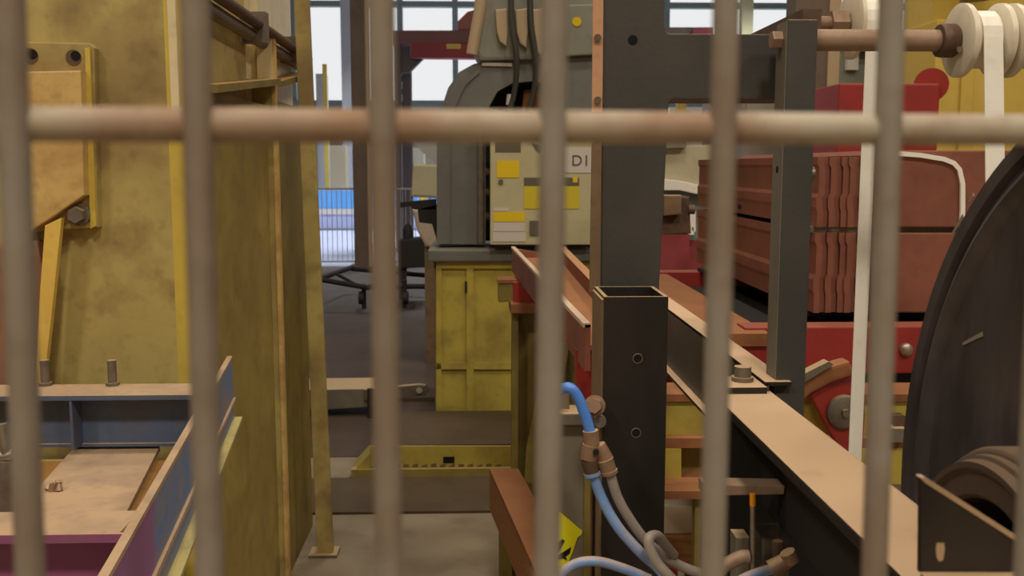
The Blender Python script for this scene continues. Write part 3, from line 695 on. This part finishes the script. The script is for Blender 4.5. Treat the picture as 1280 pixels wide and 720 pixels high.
# flat bars behind
fl = thing('flat_bar_rail', 'grey flat bar with rounded bolted end beyond the slanted bar', 'rail', PZ(440, 512, .06))
fy = 6.3
B().px([(340, 488), (470, 486), (470, 508), (340, 516)], fy, .35, .004).build('wide_plate', m_greyp, fl)
B().px([(455, 487), (524, 481), (532, 482), (536, 488), (532, 495), (455, 501)], fy-.02, .05, .004).build('arm', m_steeld, fl)
B(1).cyl(P(524, 488, fy-.02), P(524, 488, fy-.04), .02, seg=16).build('bolt', m_steel, fl)
B().px([(350, 512), (400, 510), (400, 545), (350, 545)], fy+.05, .2).build('foot', m_greyp, fl)
B().px([(459, 486), (466, 486), (466, 590), (459, 590)], fy-.06, .02).build('black_post', m_dark, fl)
tag(B().px([(468, 496), (545, 496), (548, 548), (468, 560)], fy+.38, .3, .01).build('dark_machine_base', mat('dark_base', (92, 78, 64), .7, 0, (70, 58, 46), .6, 4)), 'dark brown machine base block left of the yellow cabinet', 'base')

# arched machine
am = thing('arched_machine', 'dark grey machine with arched housing and grey head on the bed', 'machine', P(650, 312, 5.9))
MY = 5.95
outer = [(546, 305), (546, 175), (551, 138), (560, 110), (574, 90), (592, 80), (612, 76), (775, 76), (775, 305)]
inner = [(722, 305), (718, 140), (708, 116), (692, 106), (668, 101), (640, 104), (622, 114), (611, 134), (607, 170), (607, 305)]
B().px(outer+inner, MY, .35).build('arch_housing', m_mach, am)
B().px([(607, 105), (725, 100), (725, 301), (607, 301)], MY+.3, .05).build('inner_wall', m_dark, am)
B().px([(546, 175), (552, 138), (570, 100), (592, 84), (600, 90), (582, 106), (566, 140), (562, 175), (562, 305), (546, 305)], MY-.015, .015).build('arch_flange', m_mach, am)
B().px([(603, 78), (640, 79), (640, 83), (602, 82)], MY-.02, .02).build('name_strip', m_stickw, am)
B().px([(594, 0), (606, -70), (762, -70), (752, 72), (600, 76), (592, 60)], MY-.05, .5, .02).build('head_casing', m_machl, am)
B(1).tube([P(603, -30, MY-.06), P(600, 10, MY-.06), P(594, 45, MY-.06), P(590, 68, MY-.06)], .035, 12).build('edge_pipe', m_taup, am)
for u, hgt in ((627, 58), (652, 60), (672, 70)):
    B().px([(u-8, 12), (u+7, 10), (u+8, 40), (u+6, hgt), (u-2, hgt-6), (u-6, 40)], MY-.10, .05, .008).build('cable_guard', m_taup, am)
for u in (640, 664, 690):
    B(1).tube([P(u-2, -30, MY-.13), P(u, 30, MY-.13), P(u+6, 75, MY-.12), P(u+2, 120, MY-.05), P(u-12, 160, MY)], .017, 10).build('cable', mat('cable_grey', (66, 65, 62), .6), am)
sbx = B().px([(704, 6), (746, 5), (746, 68), (705, 70)], MY-.12, .07, .008).build('side_box', m_machl, am)
B(1).cyl(P(721, 27, MY-.12), P(721, 27, MY-.13), .026, seg=20).build('yellow_button', m_sticky, sbx)
B().px([(705, 72), (746, 70), (746, 140), (708, 142)], MY-.06, .06, .01).build('lower_box', m_mach, am)
B().px([(655, 112), (684, 112), (684, 140), (652, 138)], MY+.1, .1, .01).build('orange_block', m_rustor, am)
B(1).cyl(P(637, 118, MY+.05), P(636, 131, MY+.05), .018, seg=16).build('lamp_glass', m_stickw, am)
for v in (140, 215, 240, 270):
    B(1).cyl(P(606, v, MY+.05), P(624, v+6, MY+.05), .03, seg=14).build('pipe_fitting', m_collar, am)
B(1).cyl(P(601, 170, MY-.02), P(601, 304, MY-.02), .022, seg=14).build('conduit', m_steeld, am)
B().px([(500, 253), (545, 249), (545, 262), (518, 262), (512, 258), (500, 260)], MY+.1, .08).build('side_arm', m_dark, am)
B().px([(522, 262), (546, 256), (546, 300), (540, 280), (524, 278)], MY+.1, .1).build('side_housing', m_dark, am)
# control box D1
cb = thing('control_box', 'beige control box with yellow stickers marked D1', 'control box', P(678, 306, 5.7))
CBY = 5.70
B().px([(613, 150), (742, 150), (742, 306), (613, 306)], CBY, .2, .006).build('enclosure', m_panel, cb)
def lab(n, x0, y0, x1, y1, m, d=.004): return B().px([(x0, y0), (x1, y0), (x1, y1), (x0, y1)], CBY-d, d+.001).build(n, m, cb)
lab('display', 619, 176, 651, 190, m_stickg)
lab('sticker', 621, 201, 649, 222, m_sticky)
lpl = lab('label_plate', 705, 184, 740, 216, m_stickw)
lab('label_band', 655, 222, 724, 232, m_stickg)
lab('sticker', 716, 222, 722, 228, m_sticky, .006)
lab('sticker', 655, 233, 724, 261, mat('sticker_dull_yellow', (214, 196, 50), .5, bump=0))
lab('sticker', 617, 265, 656, 277, m_sticky)
lab('label_plate', 617, 278, 656, 289, m_stickw)
lab('label_plate', 616, 290, 657, 302, m_stickw)
lab('label_plate', 617, 260, 636, 264, m_stickw)
lab('socket', 662, 276, 674, 294, m_stickg, .01)
B(1).cyl(P(626, 227, CBY), P(626, 227, CBY-.012), .014, seg=16).build('key_lock', m_stickg, cb)
B().px([(664, 178), (678, 182), (676, 192), (670, 188)], CBY-.004, .005).build('mark', m_stickg, cb)
cu = bpy.data.curves.new('code_text', 'FONT'); cu.body = 'D1'; cu.size = .086; cu.extrude = .001; cu.align_x = 'LEFT'
to = bpy.data.objects.new('code_text_tmp', cu); COL.objects.link(to)
bpy.context.view_layer.update()
me = bpy.data.meshes.new_from_object(to.evaluated_get(bpy.context.evaluated_depsgraph_get()))
bpy.data.objects.remove(to)
tl = P(714, 207, CBY-.006)
me.transform(Matrix.Translation(tl) @ Matrix.Rotation(math.pi/2, 4, 'X'))
me.materials.append(m_txt)
o = bpy.data.objects.new('lettering', me); COL.objects.link(o); o.parent = lpl; o['label'] = 'grey characters D1'

# ================================================================== RIGHT: RACK WITH TRAYS
TY0, TY1 = 2.40, 3.72
zb_lo = P(1050, 391, TY0).z; zt_lo = P(1050, 291, TY0).z; zb_up = P(1050, 284, TY0).z; zt_up = P(1050, 196, TY0).z
def tray_profile(z0_, z1_, th=.0145):
    h = z1_-z0_
    c = [(0, 0), (0, .22*h), (-.003, .28*h), (-.003, .42*h), (.002, .48*h), (.002, .84*h), (-.0025, .89*h), (-.0025, h)]
    return [V(x, 0, z0_+z) for x, z in c] + [V(x+th, 0, z0_+z) for x, z in c[::-1]]
NT = 8; tx0 = P(1016, 300, TY0).x; pitch = (P(1070, 300, TY0).x-tx0)/(NT-1)
tm = {}
for tier, (z0_, z1_) in enumerate(((zb_lo, zt_lo), (zb_up, zt_up))):
    b = B(); b.prism(tray_profile(z0_, z1_), (0, TY1-TY0, 0)); base = None
    for i in range(NT):
        if base is None:
            o = b.build('profiled_sheet', m_tray); base = o
        else:
            o = base.copy(); COL.objects.link(o)
        o.location = (tx0+.008+i*pitch, TY0 + (.0, .012, .004, .015, .006)[i % 5], 0)
        which = 'lower' if tier == 0 else 'upper'
        if i == 0: tag(o, 'outermost oxide red profiled sheet of the %s tier facing the chute' % which, 'steel sheet', 'profiled sheets in the %s tier' % which)
        else: tag(o, '%s oxide red profiled sheet in from the chute side of the %s tier' % (('second', 'third', 'fourth', 'fifth', 'sixth', 'seventh', 'last')[i-1], which), 'steel sheet', 'profiled sheets in the %s tier' % which)
# front panels of the next stack (broad faces towards the camera)
for tier, (y0_, y1_) in enumerate(((391, 291), (284, 188))):
    pn = B(); pn.px([(1092, y0_), (1093, y1_+6), (1100, y1_), (1330, y1_), (1330, y0_)], TY0-.01, 1.25, .004)
    tag(pn.build('steel_panel_pack', m_tray), 'broad oxide red steel panel beside the %s tier of profiled sheets' % ('lower' if tier == 0 else 'upper'), 'steel panel')
sy_ = TY0-.02
for yy in (TY0+.02, 3.4):
    tag(B().box((tx0-.02, yy, zt_lo-.0), (P(1330, 300, TY0).x, yy+.05, zb_up)).build('spacer_bar', m_steeld), 'dark steel spacer bar between the two tiers at their %s end' % ('open' if yy < 3 else 'chute'), 'spacer')
tag(B().px([(925, 256), (951, 256), (951, 261), (925, 261)], 3.1, .03).build('dark_slot', m_dark), 'small dark strip standing in for a slot in the red sheets', 'clip')  # dark box takes the place of a slot in the outer sheet
# slots on panels
for u, v in ((1128, 372), (1068, 375), (1065, 352)):
    pass
rk = thing('red_rack', 'red painted steel rack frame carrying the oxide red sheets', 'rack', (1.0, 2.5, 0))
rz1 = P(1080, 407, 2.3).z; rz0 = P(1080, 465, 2.3).z
B().box((.62, 2.28, rz0), (2.2, 2.36, rz1), .003).build('front_beam', m_red, rk)
B().box((.62, 3.5, rz0), (2.2, 3.58, rz1), .003).build('rear_beam', m_red, rk)
for yy in (2.45, 3.45):
    B().box((tx0-.03, yy, rz1), (2.2, yy+.08, zb_lo-.003)).build('packer', m_dark, rk)
B().box((.44, 2.23, rz1-.035), (.665, 3.9, rz1-.006)).build('rust_deck', m_rustor, rk)
B().box((.665, 2.36, rz1-.07), (2.2, 3.49, rz1-.05)).build('gap_shadow_panel', m_dark, rk)  # dark plate stands in for shadow in the gap below the stack
B().box((.46, 2.24, rz0+.02), (.66, 2.28, rz1-.036), .002).build('deck_front', m_red, rk)
for x in (.66, 2.1):
    for yy in (2.29, 3.51):
        B().box((x, yy, 0), (x+.07, yy+.06, rz0)).build('leg', m_red, rk)
c = P(1132, 437, 2.28)
B(1).lathe(c, (0, -1, 0), [(.016, 0), (.015, .008), (.009, .013), (.001, .014)], 24).build('round_bolt', m_steel, rk)
B().box((.66, 3.0, .62), (2.1, 3.06, rz0)).build('back_panel', m_dark, rk)
# clamp lever
lv = thing('clamp_lever', 'red clamp lever with grey disc and rusty arm under the rack beam', 'lever', P(1045, 560, 2.2))
LY = 2.04
B().px([(1012, 492), (1040, 474), (1078, 462), (1082, 520), (1078, 570), (1060, 572), (1042, 548)], LY, .03, .004).build('plate', m_red, lv)
B().px([(1002, 474), (1040, 458), (1062, 452), (1070, 468), (1040, 478), (1014, 492), (1004, 500)], LY-.02, .05, .006).build('arm', m_rustor, lv)
B().px([(1000, 470), (1036, 452), (1042, 456), (1006, 478)], LY-.03, .03).build('wedge', m_steeld, lv)
c = P(1054, 514, LY)
B(1).lathe(c, (0, -1, 0), [(.036, -.001), (.036, .008), (.031, .012), (.008, .012), (.008, .02), (.001, .02)], 36).build('disc', m_steeld, lv)
# yellow base beam below
yb = thing('yellow_base_beam', 'yellow machine base beam with square cut-out below the rack', 'machine base', (.8, 2.1, 0))
QY = 2.12
yzt = P(850, 502, QY).z
B().px([(760, 502), (1220, 502), (1220, 548), (800, 548)], QY, .1, .003).build('upper_beam', m_yelc, yb)
B().px([(800, 493), (1220, 493), (1220, 502), (800, 502)], QY-.01, .12).build('rust_cap', m_rustor, yb)
B().px([(800, 548), (1220, 548), (1220, 560), (800, 560)], QY-.03, .13).build('rust_ledge', m_rustor, yb)
B().px([(800, 560), (852, 560), (852, 606), (800, 606)], QY-.03, .12, .003).build('lower_block', m_yelc, yb)
B().px([(852, 560), (905, 560), (905, 606), (852, 606)], QY+.02, .06).build('recess_plate', m_olive, yb)
B().px([(905, 560), (1220, 560), (1220, 606), (905, 606)], QY-.03, .12, .003).build('lower_block', m_yelc, yb)
B().px([(1118, 520), (1132, 520), (1132, 536), (1118, 536)], QY-.03, .03).build('latch', m_collar, yb)
B().px([(1112, 536), (1134, 536), (1134, 553), (1112, 553)], QY-.05, .04).build('blue_grey_block', m_greyp, yb)
B().box((.28, QY+.0, 0), (.33, QY+.1, P(850, 606, QY).z)).build('leg', m_olive, yb)
B().box((1.1, QY+.0, 0), (1.16, QY+.1, P(850, 606, QY).z)).build('leg', m_olive, yb)
# wooden board, pale box, rusty plate
wz = P(850, 622, 2.0).z
wb = thing('rusty_plate_shelf', 'rust brown plate shelf below the yellow base beam', 'shelf', (.6, 2.1, 0))
B().px([(800, 606), (925, 606), (925, 612), (800, 610)], 2.04, .02).build('curled_sheet', m_wood, wb)
B().px([(800, 614), (925, 614), (925, 624), (800, 624)], 2.0, .25).build('plate', m_rustor, wb)
B().box((P(869, 640, 2.02).x, 2.02, 0), (P(876, 640, 2.02).x, 2.05, wz)).build('leg', m_olive, wb)
B().box((P(910, 640, 2.02).x, 2.02, 0), (P(917, 640, 2.02).x, 2.05, wz)).build('leg', m_olive, wb)
bz_ = P(850, 668, 2.42).z
tag(B().px([(815, 632), (886, 632), (886, 668), (815, 668)], 2.42, .15, .004).build('pale_carton', m_box), 'pale beige carton below the rusty plate shelf', 'carton')
wbk = thing('wooden_bench', 'low brown wooden bench beneath the pale carton', 'bench', (.52, 2.55, 0))
B().box((.40, 2.40, bz_-.08), (.64, 2.72, bz_-.0)).build('top_board', m_wood, wbk)
for x in (.41, .58):
    B().box((x, 2.42, 0), (x+.05, 2.70, bz_-.08)).build('leg', m_wood, wbk)

# far left of the rack: beige machine, white bar, dark vice
fm = thing('beige_machine', 'beige machine with white guard rail behind the black post', 'machine', P(870, 290, 5.5))
B().px([(815, 184), (905, 180), (905, 235), (815, 228)], 5.4, .5, .01).build('body', m_tarp, fm)
B().px([(815, 226), (905, 232), (905, 300), (815, 300)], 5.45, .4).build('lower_body', m_teal, fm)
B().px([(815, 222), (850, 226), (905, 238), (905, 250), (850, 238), (815, 238)], 5.36, .05, .005).build('guard_rail', m_strap, fm)
B().px([(832, 283), (868, 283), (868, 294), (832, 294)], 5.36, .05, .005).build('tray_lip', m_strap, fm)
B().px([(862, 264), (870, 264), (870, 290), (862, 290)], 5.36, .05, .005).build('tray_lip', m_strap, fm)
B().px([(815, 170), (858, 170), (858, 184), (815, 186)], 5.35, .3).build('top_rail', m_machl, fm)
B().box((P(815, 300, 5.5).x, 5.45, 0), (P(905, 300, 5.5).x, 5.85, P(850, 300, 5.45).z)).build('base', m_redfar, fm)
vc = thing('dark_vice', 'dark brown vice block beside the black upper post', 'vice', P(845, 295, 3.4))
B().px([(822, 246), (862, 246), (864, 292), (822, 294)], 4.2, .15, .006).build('jaw', m_collar, vc)
B().px([(830, 244), (852, 244), (852, 268), (830, 270)], 4.15, .05, .006).build('cap', m_browns, vc)
B(1).cyl(P(860, 262, 4.2), P(868, 262, 4.2), .02, seg=14).build('screw', m_collar, vc)
B().box((P(822, 290, 4.2).x, 4.2, 0), (P(862, 290, 4.2).x, 4.35, P(845, 293, 4.2).z)).build('pedestal', m_redfar, vc)

# right background: brown column, red machine, yellow column, grey machines
bcx = thing('brown_column', 'dark brown steel column with tan edge behind the black upright', 'column', (P(1015, 100, 6.3).x, 6.3, 0))
B().box((P(992, 100, 6.3).x, 6.3, 0), (P(1036, 100, 6.3).x, 6.5, 6)).build('web', m_colb, bcx)
B().box((P(1033, 100, 6.3).x, 6.28, 0), (P(1047, 100, 6.3).x, 6.52, 6)).build('flange', m_taup, bcx)
rm = thing('red_far_machine', 'red painted machine box beyond the stacked sheets', 'machine', (P(1110, 140, 4.8).x, 4.9, 0))
RMY = 4.8
B().box((P(1048, 140, RMY).x, RMY, .2), (P(1174, 140, RMY).x, RMY+.6, P(1100, 104, RMY).z), .01).build('body', m_red, rm)
B(1).cyl(P(1164, 106, RMY+.05), P(1164, 106, RMY+.3), .08, seg=28).build('round_cover', m_red, rm)
B().box((P(1060, 140, RMY).x, RMY+.1, 0), (P(1160, 140, RMY).x, RMY+.5, .2)).build('plinth', m_dark, rm)
gm = thing('grey_far_machine', 'dull grey machine standing on the hall floor behind the red box', 'machine', (P(1110, 100, 8).x, 8, 0))
B().box((P(1046, 100, 8).x, 8, 0), (P(1176, 100, 8).x, 8.8, P(1100, 66, 8).z)).build('body', m_machl, gm)
B().box((P(1060, 100, 8).x, 7.9, P(1100, 66, 8).z), (P(1120, 100, 8).x, 8.5, P(1100, 44, 8).z)).build('head', m_colb, gm)
B().box((P(1056, 90, 8).x, 7.95, P(1056, 88, 8).z), (P(1070, 90, 8).x, 8.0, P(1056, 66, 8).z)).build('sight_glass', m_stickw, gm)
yc = thing('yellow_column', 'bright yellow machine column behind the white rollers', 'machine', (P(1215, 100, 5.6).x, 5.6, 0))
YCY = 5.6
B().box((P(1168, 100, YCY).x, YCY, 0), (P(1330, 100, YCY).x, YCY+.6, P(1200, 24, YCY).z), .01).build('body', m_yelfar, yc)
B().box((P(1172, 100, YCY).x, YCY+.1, P(1200, 24, YCY).z), (P(1330, 100, YCY).x, YCY+.5, 3.4)).build('upper_body', m_yelfar, yc)
B().box((P(1200, 100, YCY).x, YCY-.02, P(1200, 190, YCY).z), (P(1215, 100, YCY).x, YCY, P(1200, 30, YCY).z)).build('rib', m_yelfar, yc)
B(1).cyl(P(1222, 0, YCY-.1), P(1222, -60, YCY-.1), .09, seg=24).build('cylinder', m_mach, yc)
# grey-pink cabinet behind the arm
pk = thing('grey_far_cabinet', 'grey pink cabinet glimpsed under the black arm', 'cabinet', (P(955, 150, 7.5).x, 7.5, 0))
B().box((P(928, 150, 7.5).x, 7.5, 0), (P(990, 150, 7.5).x, 8.1, P(950, 118, 7.5).z)).build('body', mat('cab_greypink', (160, 148, 140), .6), pk)
B().box((P(932, 150, 7.5).x, 7.47, P(950, 170, 7.5).z), (P(986, 150, 7.5).x, 7.5, P(950, 126, 7.5).z)).build('door', mat('cab_greypink', (160, 148, 140)), pk)

# ================================================================== FAR BACKGROUND (left of centre)
def bgcol(px0, px1, Y, m, name, label, top=8.5, extra=None):
    x0, x1 = P(px0, 150, Y).x, P(px1, 150, Y).x
    t = thing(name, label, 'column', ((x0+x1)/2, Y, 0))
    B().box((x0, Y, 0), (x1, Y+.05, top)).build('flange', m, t)
    B().box(((x0+x1)/2-.02, Y+.05, 0), ((x0+x1)/2+.02, Y+.3, top)).build('web', m, t)
    B().box((x0, Y+.3, 0), (x1, Y+.35, top)).build('flange', m, t)
    B().box((x0-.08, Y-.08, 0), (x1+.08, Y+.42, .05)).build('base_plate', m, t)
    return t
t = bgcol(440, 458, 15.6, m_colb, 'steel_column', 'brown steel column standing before the far windows')
B(1).cyl((P(460, 100, 15.5).x, 15.5, .05), (P(460, 100, 15.5).x, 15.5, 8), .035, seg=12).build('pipe', m_taup, t)
bgcol(428, 439, 30, m_pipe, 'far_column', 'pale grey column beside the far window')
bgcol(924, 938, 30, mat('col_cream', (214, 204, 160), .6), 'far_column', 'cream column between far windows above the black arm')
bgcol(1190, 1204, 24, m_colb, 'far_column', 'dark column far behind the yellow machine column')
t = bgcol(497, 514, 19, mat('dark_far', (96, 88, 88), .6), 'slotted_upright', 'dark slotted upright carrying the red hoist beam', 3.9)
for k in range(4):
    v = 70+k*16
    B().px([(498, v), (503, v), (503, v+9), (498, v+9)], 18.98, .02).build('slot_light', m_stickw, t)  # white pieces stand in for light showing through the slots
# red hoist beam
hb = thing('hoist_beam', 'faded red hoist beam crossing before the far windows', 'beam', P(540, 72, 14))
HB = 18.6
B().px([(490, 38), (620, 38), (620, 52), (490, 56)], HB, .3).build('upper_girder', mat('mauve_red', (128, 92, 96), .6), hb)
B().px([(514, 54), (620, 54), (620, 73), (514, 72)], HB-.1, .3).build('lower_girder', m_redfar, hb)
B().px([(558, 55), (576, 55), (576, 61), (558, 61)], HB-.12, .03).build('yellow_plate', m_yelfar, hb)
B().px([(572, 26), (584, 14), (604, 8), (612, 36), (572, 38)], HB-.05, .4, .05).build('trolley', mat('pink_red', (160, 100, 92), .6), hb)
B().px([(496, 70), (532, 70), (512, 90), (496, 92)], HB+.1, .2).build('knee_brace', mat('dark_far', (96, 88, 88)), hb)
px_ = P(616, 60, HB).x
B().box((px_, HB, 0), (px_+.25, HB+.25, P(616, 40, HB).z)).build('support_post', m_redfar, hb)
B().box((P(492, 60, HB).x, HB, 0), (P(492, 60, HB).x+.12, HB+.2, P(492, 42, HB).z)).build('support_post', mat('dark_far', (96, 88, 88)), hb)
# low blue barrier at the far wall
bb = thing('blue_barrier', 'low bright blue barrier wall at the far end of the hall', 'barrier', (-2, 25, 0))
BBY = 25
z1_, z2_, z3_ = (P(450, v, BBY).z for v in (238, 261, 268))
B().box((-6.5, BBY, z2_), (1.5, BBY+.12, z1_)).build('blue_panel', m_bluebar, bb)
B().box((-6.5, BBY-.03, z3_), (1.5, BBY+.15, z2_)).build('white_rail', m_stickw, bb)
B().box((-6.5, BBY, .05), (1.5, BBY+.12, z3_)).build('lower_panel', mat('lavender_panel', (178, 186, 222), .5, bump=0), bb)
B().box((-6.5, BBY+.02, 0), (1.5, BBY+.1, .05)).build('plinth', m_pipe, bb)
# far machinery between barrier and windows
for (u0, u1, v0, Y, m, nm, lb) in ((397, 408, 92, 26, m_pipe, 'pale_cabinet', 'narrow pale cabinet before the far wall near the press'),
                                   (412, 432, 182, 28, mat('beige_far', (190, 176, 146)), 'beige_cabinet', 'beige low cabinet before the far wall'),
                                   (515, 530, 186, 27, m_tarp, 'cream_cabinet', 'cream far cabinet beside the hoist upright'),
                                   (836, 900, 134, 26, mat('beige_far', (190, 176, 146)), 'beige_far_machine', 'long beige machine below the far window sill')):
    t = thing(nm, lb, 'cabinet', (P(u0, 200, Y).x, Y, 0))
    x0, x1 = P(u0, 200, Y).x, P(u1, 200, Y).x; zt2 = P(u0, v0, Y).z
    B().box((x0, Y, .1), (x1, Y+.6, zt2), .01).build('body', m, t)
    B().box((x0+.03, Y-.02, .2), (x1-.03, Y, zt2*.6)).build('door', m, t)
    B().box((x0+.02, Y+.02, 0), (x1-.02, Y+.5, .1)).build('plinth', m_dark, t)
def ypost(u, v0, Y, lb, w_=5, m=m_yelfar):
    t = thing('yellow_post', lb, 'post', (P(u, 200, Y).x, Y, 0))
    x = P(u, 200, Y).x; h_ = P(u, v0, Y).z; ww_ = w_/1250*Y
    B().box((x-ww_/2, Y, 0), (x+ww_/2, Y+ww_, h_)).build('shaft', m, t)
    B().box((x-ww_, Y-ww_/2, 0), (x+ww_, Y+1.5*ww_, .04)).build('base_plate', m_steeld, t)
ypost(408, 80, 25.4, 'slim yellow post between the press and brown column')
ypost(499, 180, 24, 'slim yellow post behind the slotted upright')
ypost(851, 122, 15, 'yellow post glimpsed under the black arm', 11)
ypost(528, 205, 22, 'short yellow post near the arched machine', 9)
# fence before the pale floor: frame and thin wires
fe = thing('safety_fence', 'fine vertical wire safety fence across the pale floor', 'fence', (P(440, 330, 14.5).x, 14.5, 0))
FYY = 16.2
fx0, fx1 = P(385, 300, FYY).x, P(538, 300, FYY).x
fzt, fzb = P(450, 236, FYY).z, P(450, 322, FYY).z
n = 26
for i in range(n):
    x = fx0+(fx1-fx0)*i/(n-1)
    B().cyl((x, FYY, .06), (x, FYY, fzt), .006, seg=6).build('wire', m_pipe, fe)
for z in (.06, fzt):
    B().box((fx0, FYY-.015, z-.015), (fx1, FYY+.015, z+.015)).build('rail', m_pipe, fe)
for x in (fx0, (fx0+fx1)/2+.15, fx1):
    B().box((x-.02, FYY-.02, 0), (x+.02, FYY+.02, fzt)).build('post', m_pipe, fe)
# low dark trolley and dark stand on the floor
tr = thing('dark_trolley', 'low dark steel trolley with casters on the stained floor', 'trolley', PZ(440, 400, 0))
TYY = 11.5
def seg(a, b, r, n_, m=m_dark): B(1).cyl(a, b, r, seg=10).build(n_, m, tr)
seg(P(398, 349, TYY-.2), P(440, 334, TYY+1.2), .03, 'frame_rail'); seg(P(398, 349, TYY-.2), P(462, 360, TYY-.4), .03, 'frame_rail')
seg(P(440, 336, TYY+1.2), P(540, 345, TYY+.8), .03, 'frame_rail'); seg(P(462, 358, TYY-.4), P(540, 358, TYY-.1), .03, 'frame_rail')
seg(P(420, 342, TYY), P(445, 356, TYY), .02, 'cross_rail')
for (u, v) in ((452, 372), (452, 395), (507, 372), (515, 385)):
    c = P(u, v, TYY-.3)
    B(1).cyl(c+V(-.03, 0, 0), c+V(.03, 0, 0), .075, seg=16).build('caster', m_dark, tr)
for (u, v0, v1) in ((455, 355, 395), (506, 350, 400)):
    seg(P(u, v0, TYY-.3), P(u, v1, TYY-.3), .025, 'caster_stem')
ds = thing('dark_pump', 'dark pump with rounded cap standing on the trolley', 'pump', P(515, 350, 12))
B().px([(497, 300), (536, 296), (536, 334), (497, 336)], 11.9, .3, .02).build('body', m_dark, ds)
B(1).lathe(P(510, 298, 12.0), (0, 0, 1), [(.06, 0), (.06, .1), (.045, .15), (.01, .18)], 18).build('cap', m_dark, ds)
B().px([(497, 334), (508, 334), (506, 402), (498, 402)], 11.95, .1).build('leg', m_dark, ds)
# pale machine part between upright and arched machine
pm = thing('pale_conveyor', 'pale dusty conveyor end beside the arched machine', 'conveyor', P(530, 310, 7.5))
B().px([(516, 178), (548, 176), (548, 205), (534, 196)], 8.0, .1).build('guard', m_pipe, pm)
B().px([(516, 205), (548, 205), (548, 248), (514, 246)], 8.0, .4, .02).build('upper_cover', m_tarp, pm)
B().px([(515, 262), (548, 262), (548, 312), (532, 308), (522, 290)], 8.0, .4, .02).build('chute', m_box, pm)
B().box((P(530, 300, 8).x, 8.05, 0), (P(548, 300, 8).x, 8.35, P(540, 308, 8).z)).build('leg', m_browns, pm)

fr = thing('far_red_crane', 'dark red crane girder seen over the black arm before the far windows', 'crane', (P(865, 38, 22).x, 22, 0))
B().px([(800, 34), (892, 34), (892, 46), (800, 46)], 22, .4).build('girder', m_colb, fr)
B().px([(866, 36), (890, 35), (890, 44), (866, 44)], 21.95, .05).build('red_plate', m_redfar, fr)
for u in (806, 884):
    B().box((P(u, 40, 22).x, 22.05, 0), (P(u, 40, 22).x+.15, 22.3, P(u, 44, 22).z)).build('post', m_colb, fr)

# ------------------------------------------------------------------ sub-parts sit under the part that carries them
def nest(th, child, part):
    ps = [o for o in th.children if o.name.split('.')[0] == part]
    for o in [o for o in th.children if o.name.split('.')[0] == child]:
        o.parent = ps[0]; o.matrix_parent_inverse = Matrix.Identity(4)
nest(rs, 'hole_rim', 'sleeve_tube'); nest(rs, 'cap_bolt', 'end_plate'); nest(rs, 'rivet', 'edge_strap'); nest(rs, 'button_bolt', 'upright')
nest(rs, 'bracket_lip', 'bracket_plate'); nest(sh, 'set_screw', 'collar'); nest(rl, 'scrape', 'flange'); nest(kc, 'latch', 'body')
nest(sp_, 'chip', 'riser'); nest(sp_, 'slot', 'riser'); nest(cb, 'sticker', 'enclosure'); nest(cb, 'key_lock', 'enclosure'); nest(cb, 'socket', 'enclosure')
nest(bk, 'bolt_hole', 'base_plate'); nest(bf, 'stud', 'rear_flange'); nest(rk, 'round_bolt', 'front_beam'); nest(tg, 'print', 'sheet'); nest(fl, 'bolt', 'arm')
nest(lv, 'disc', 'plate'); nest(sf, 'pipe_clip', 'pipe'); nest(gp, 'hex_bolt', 'clamp_bar')
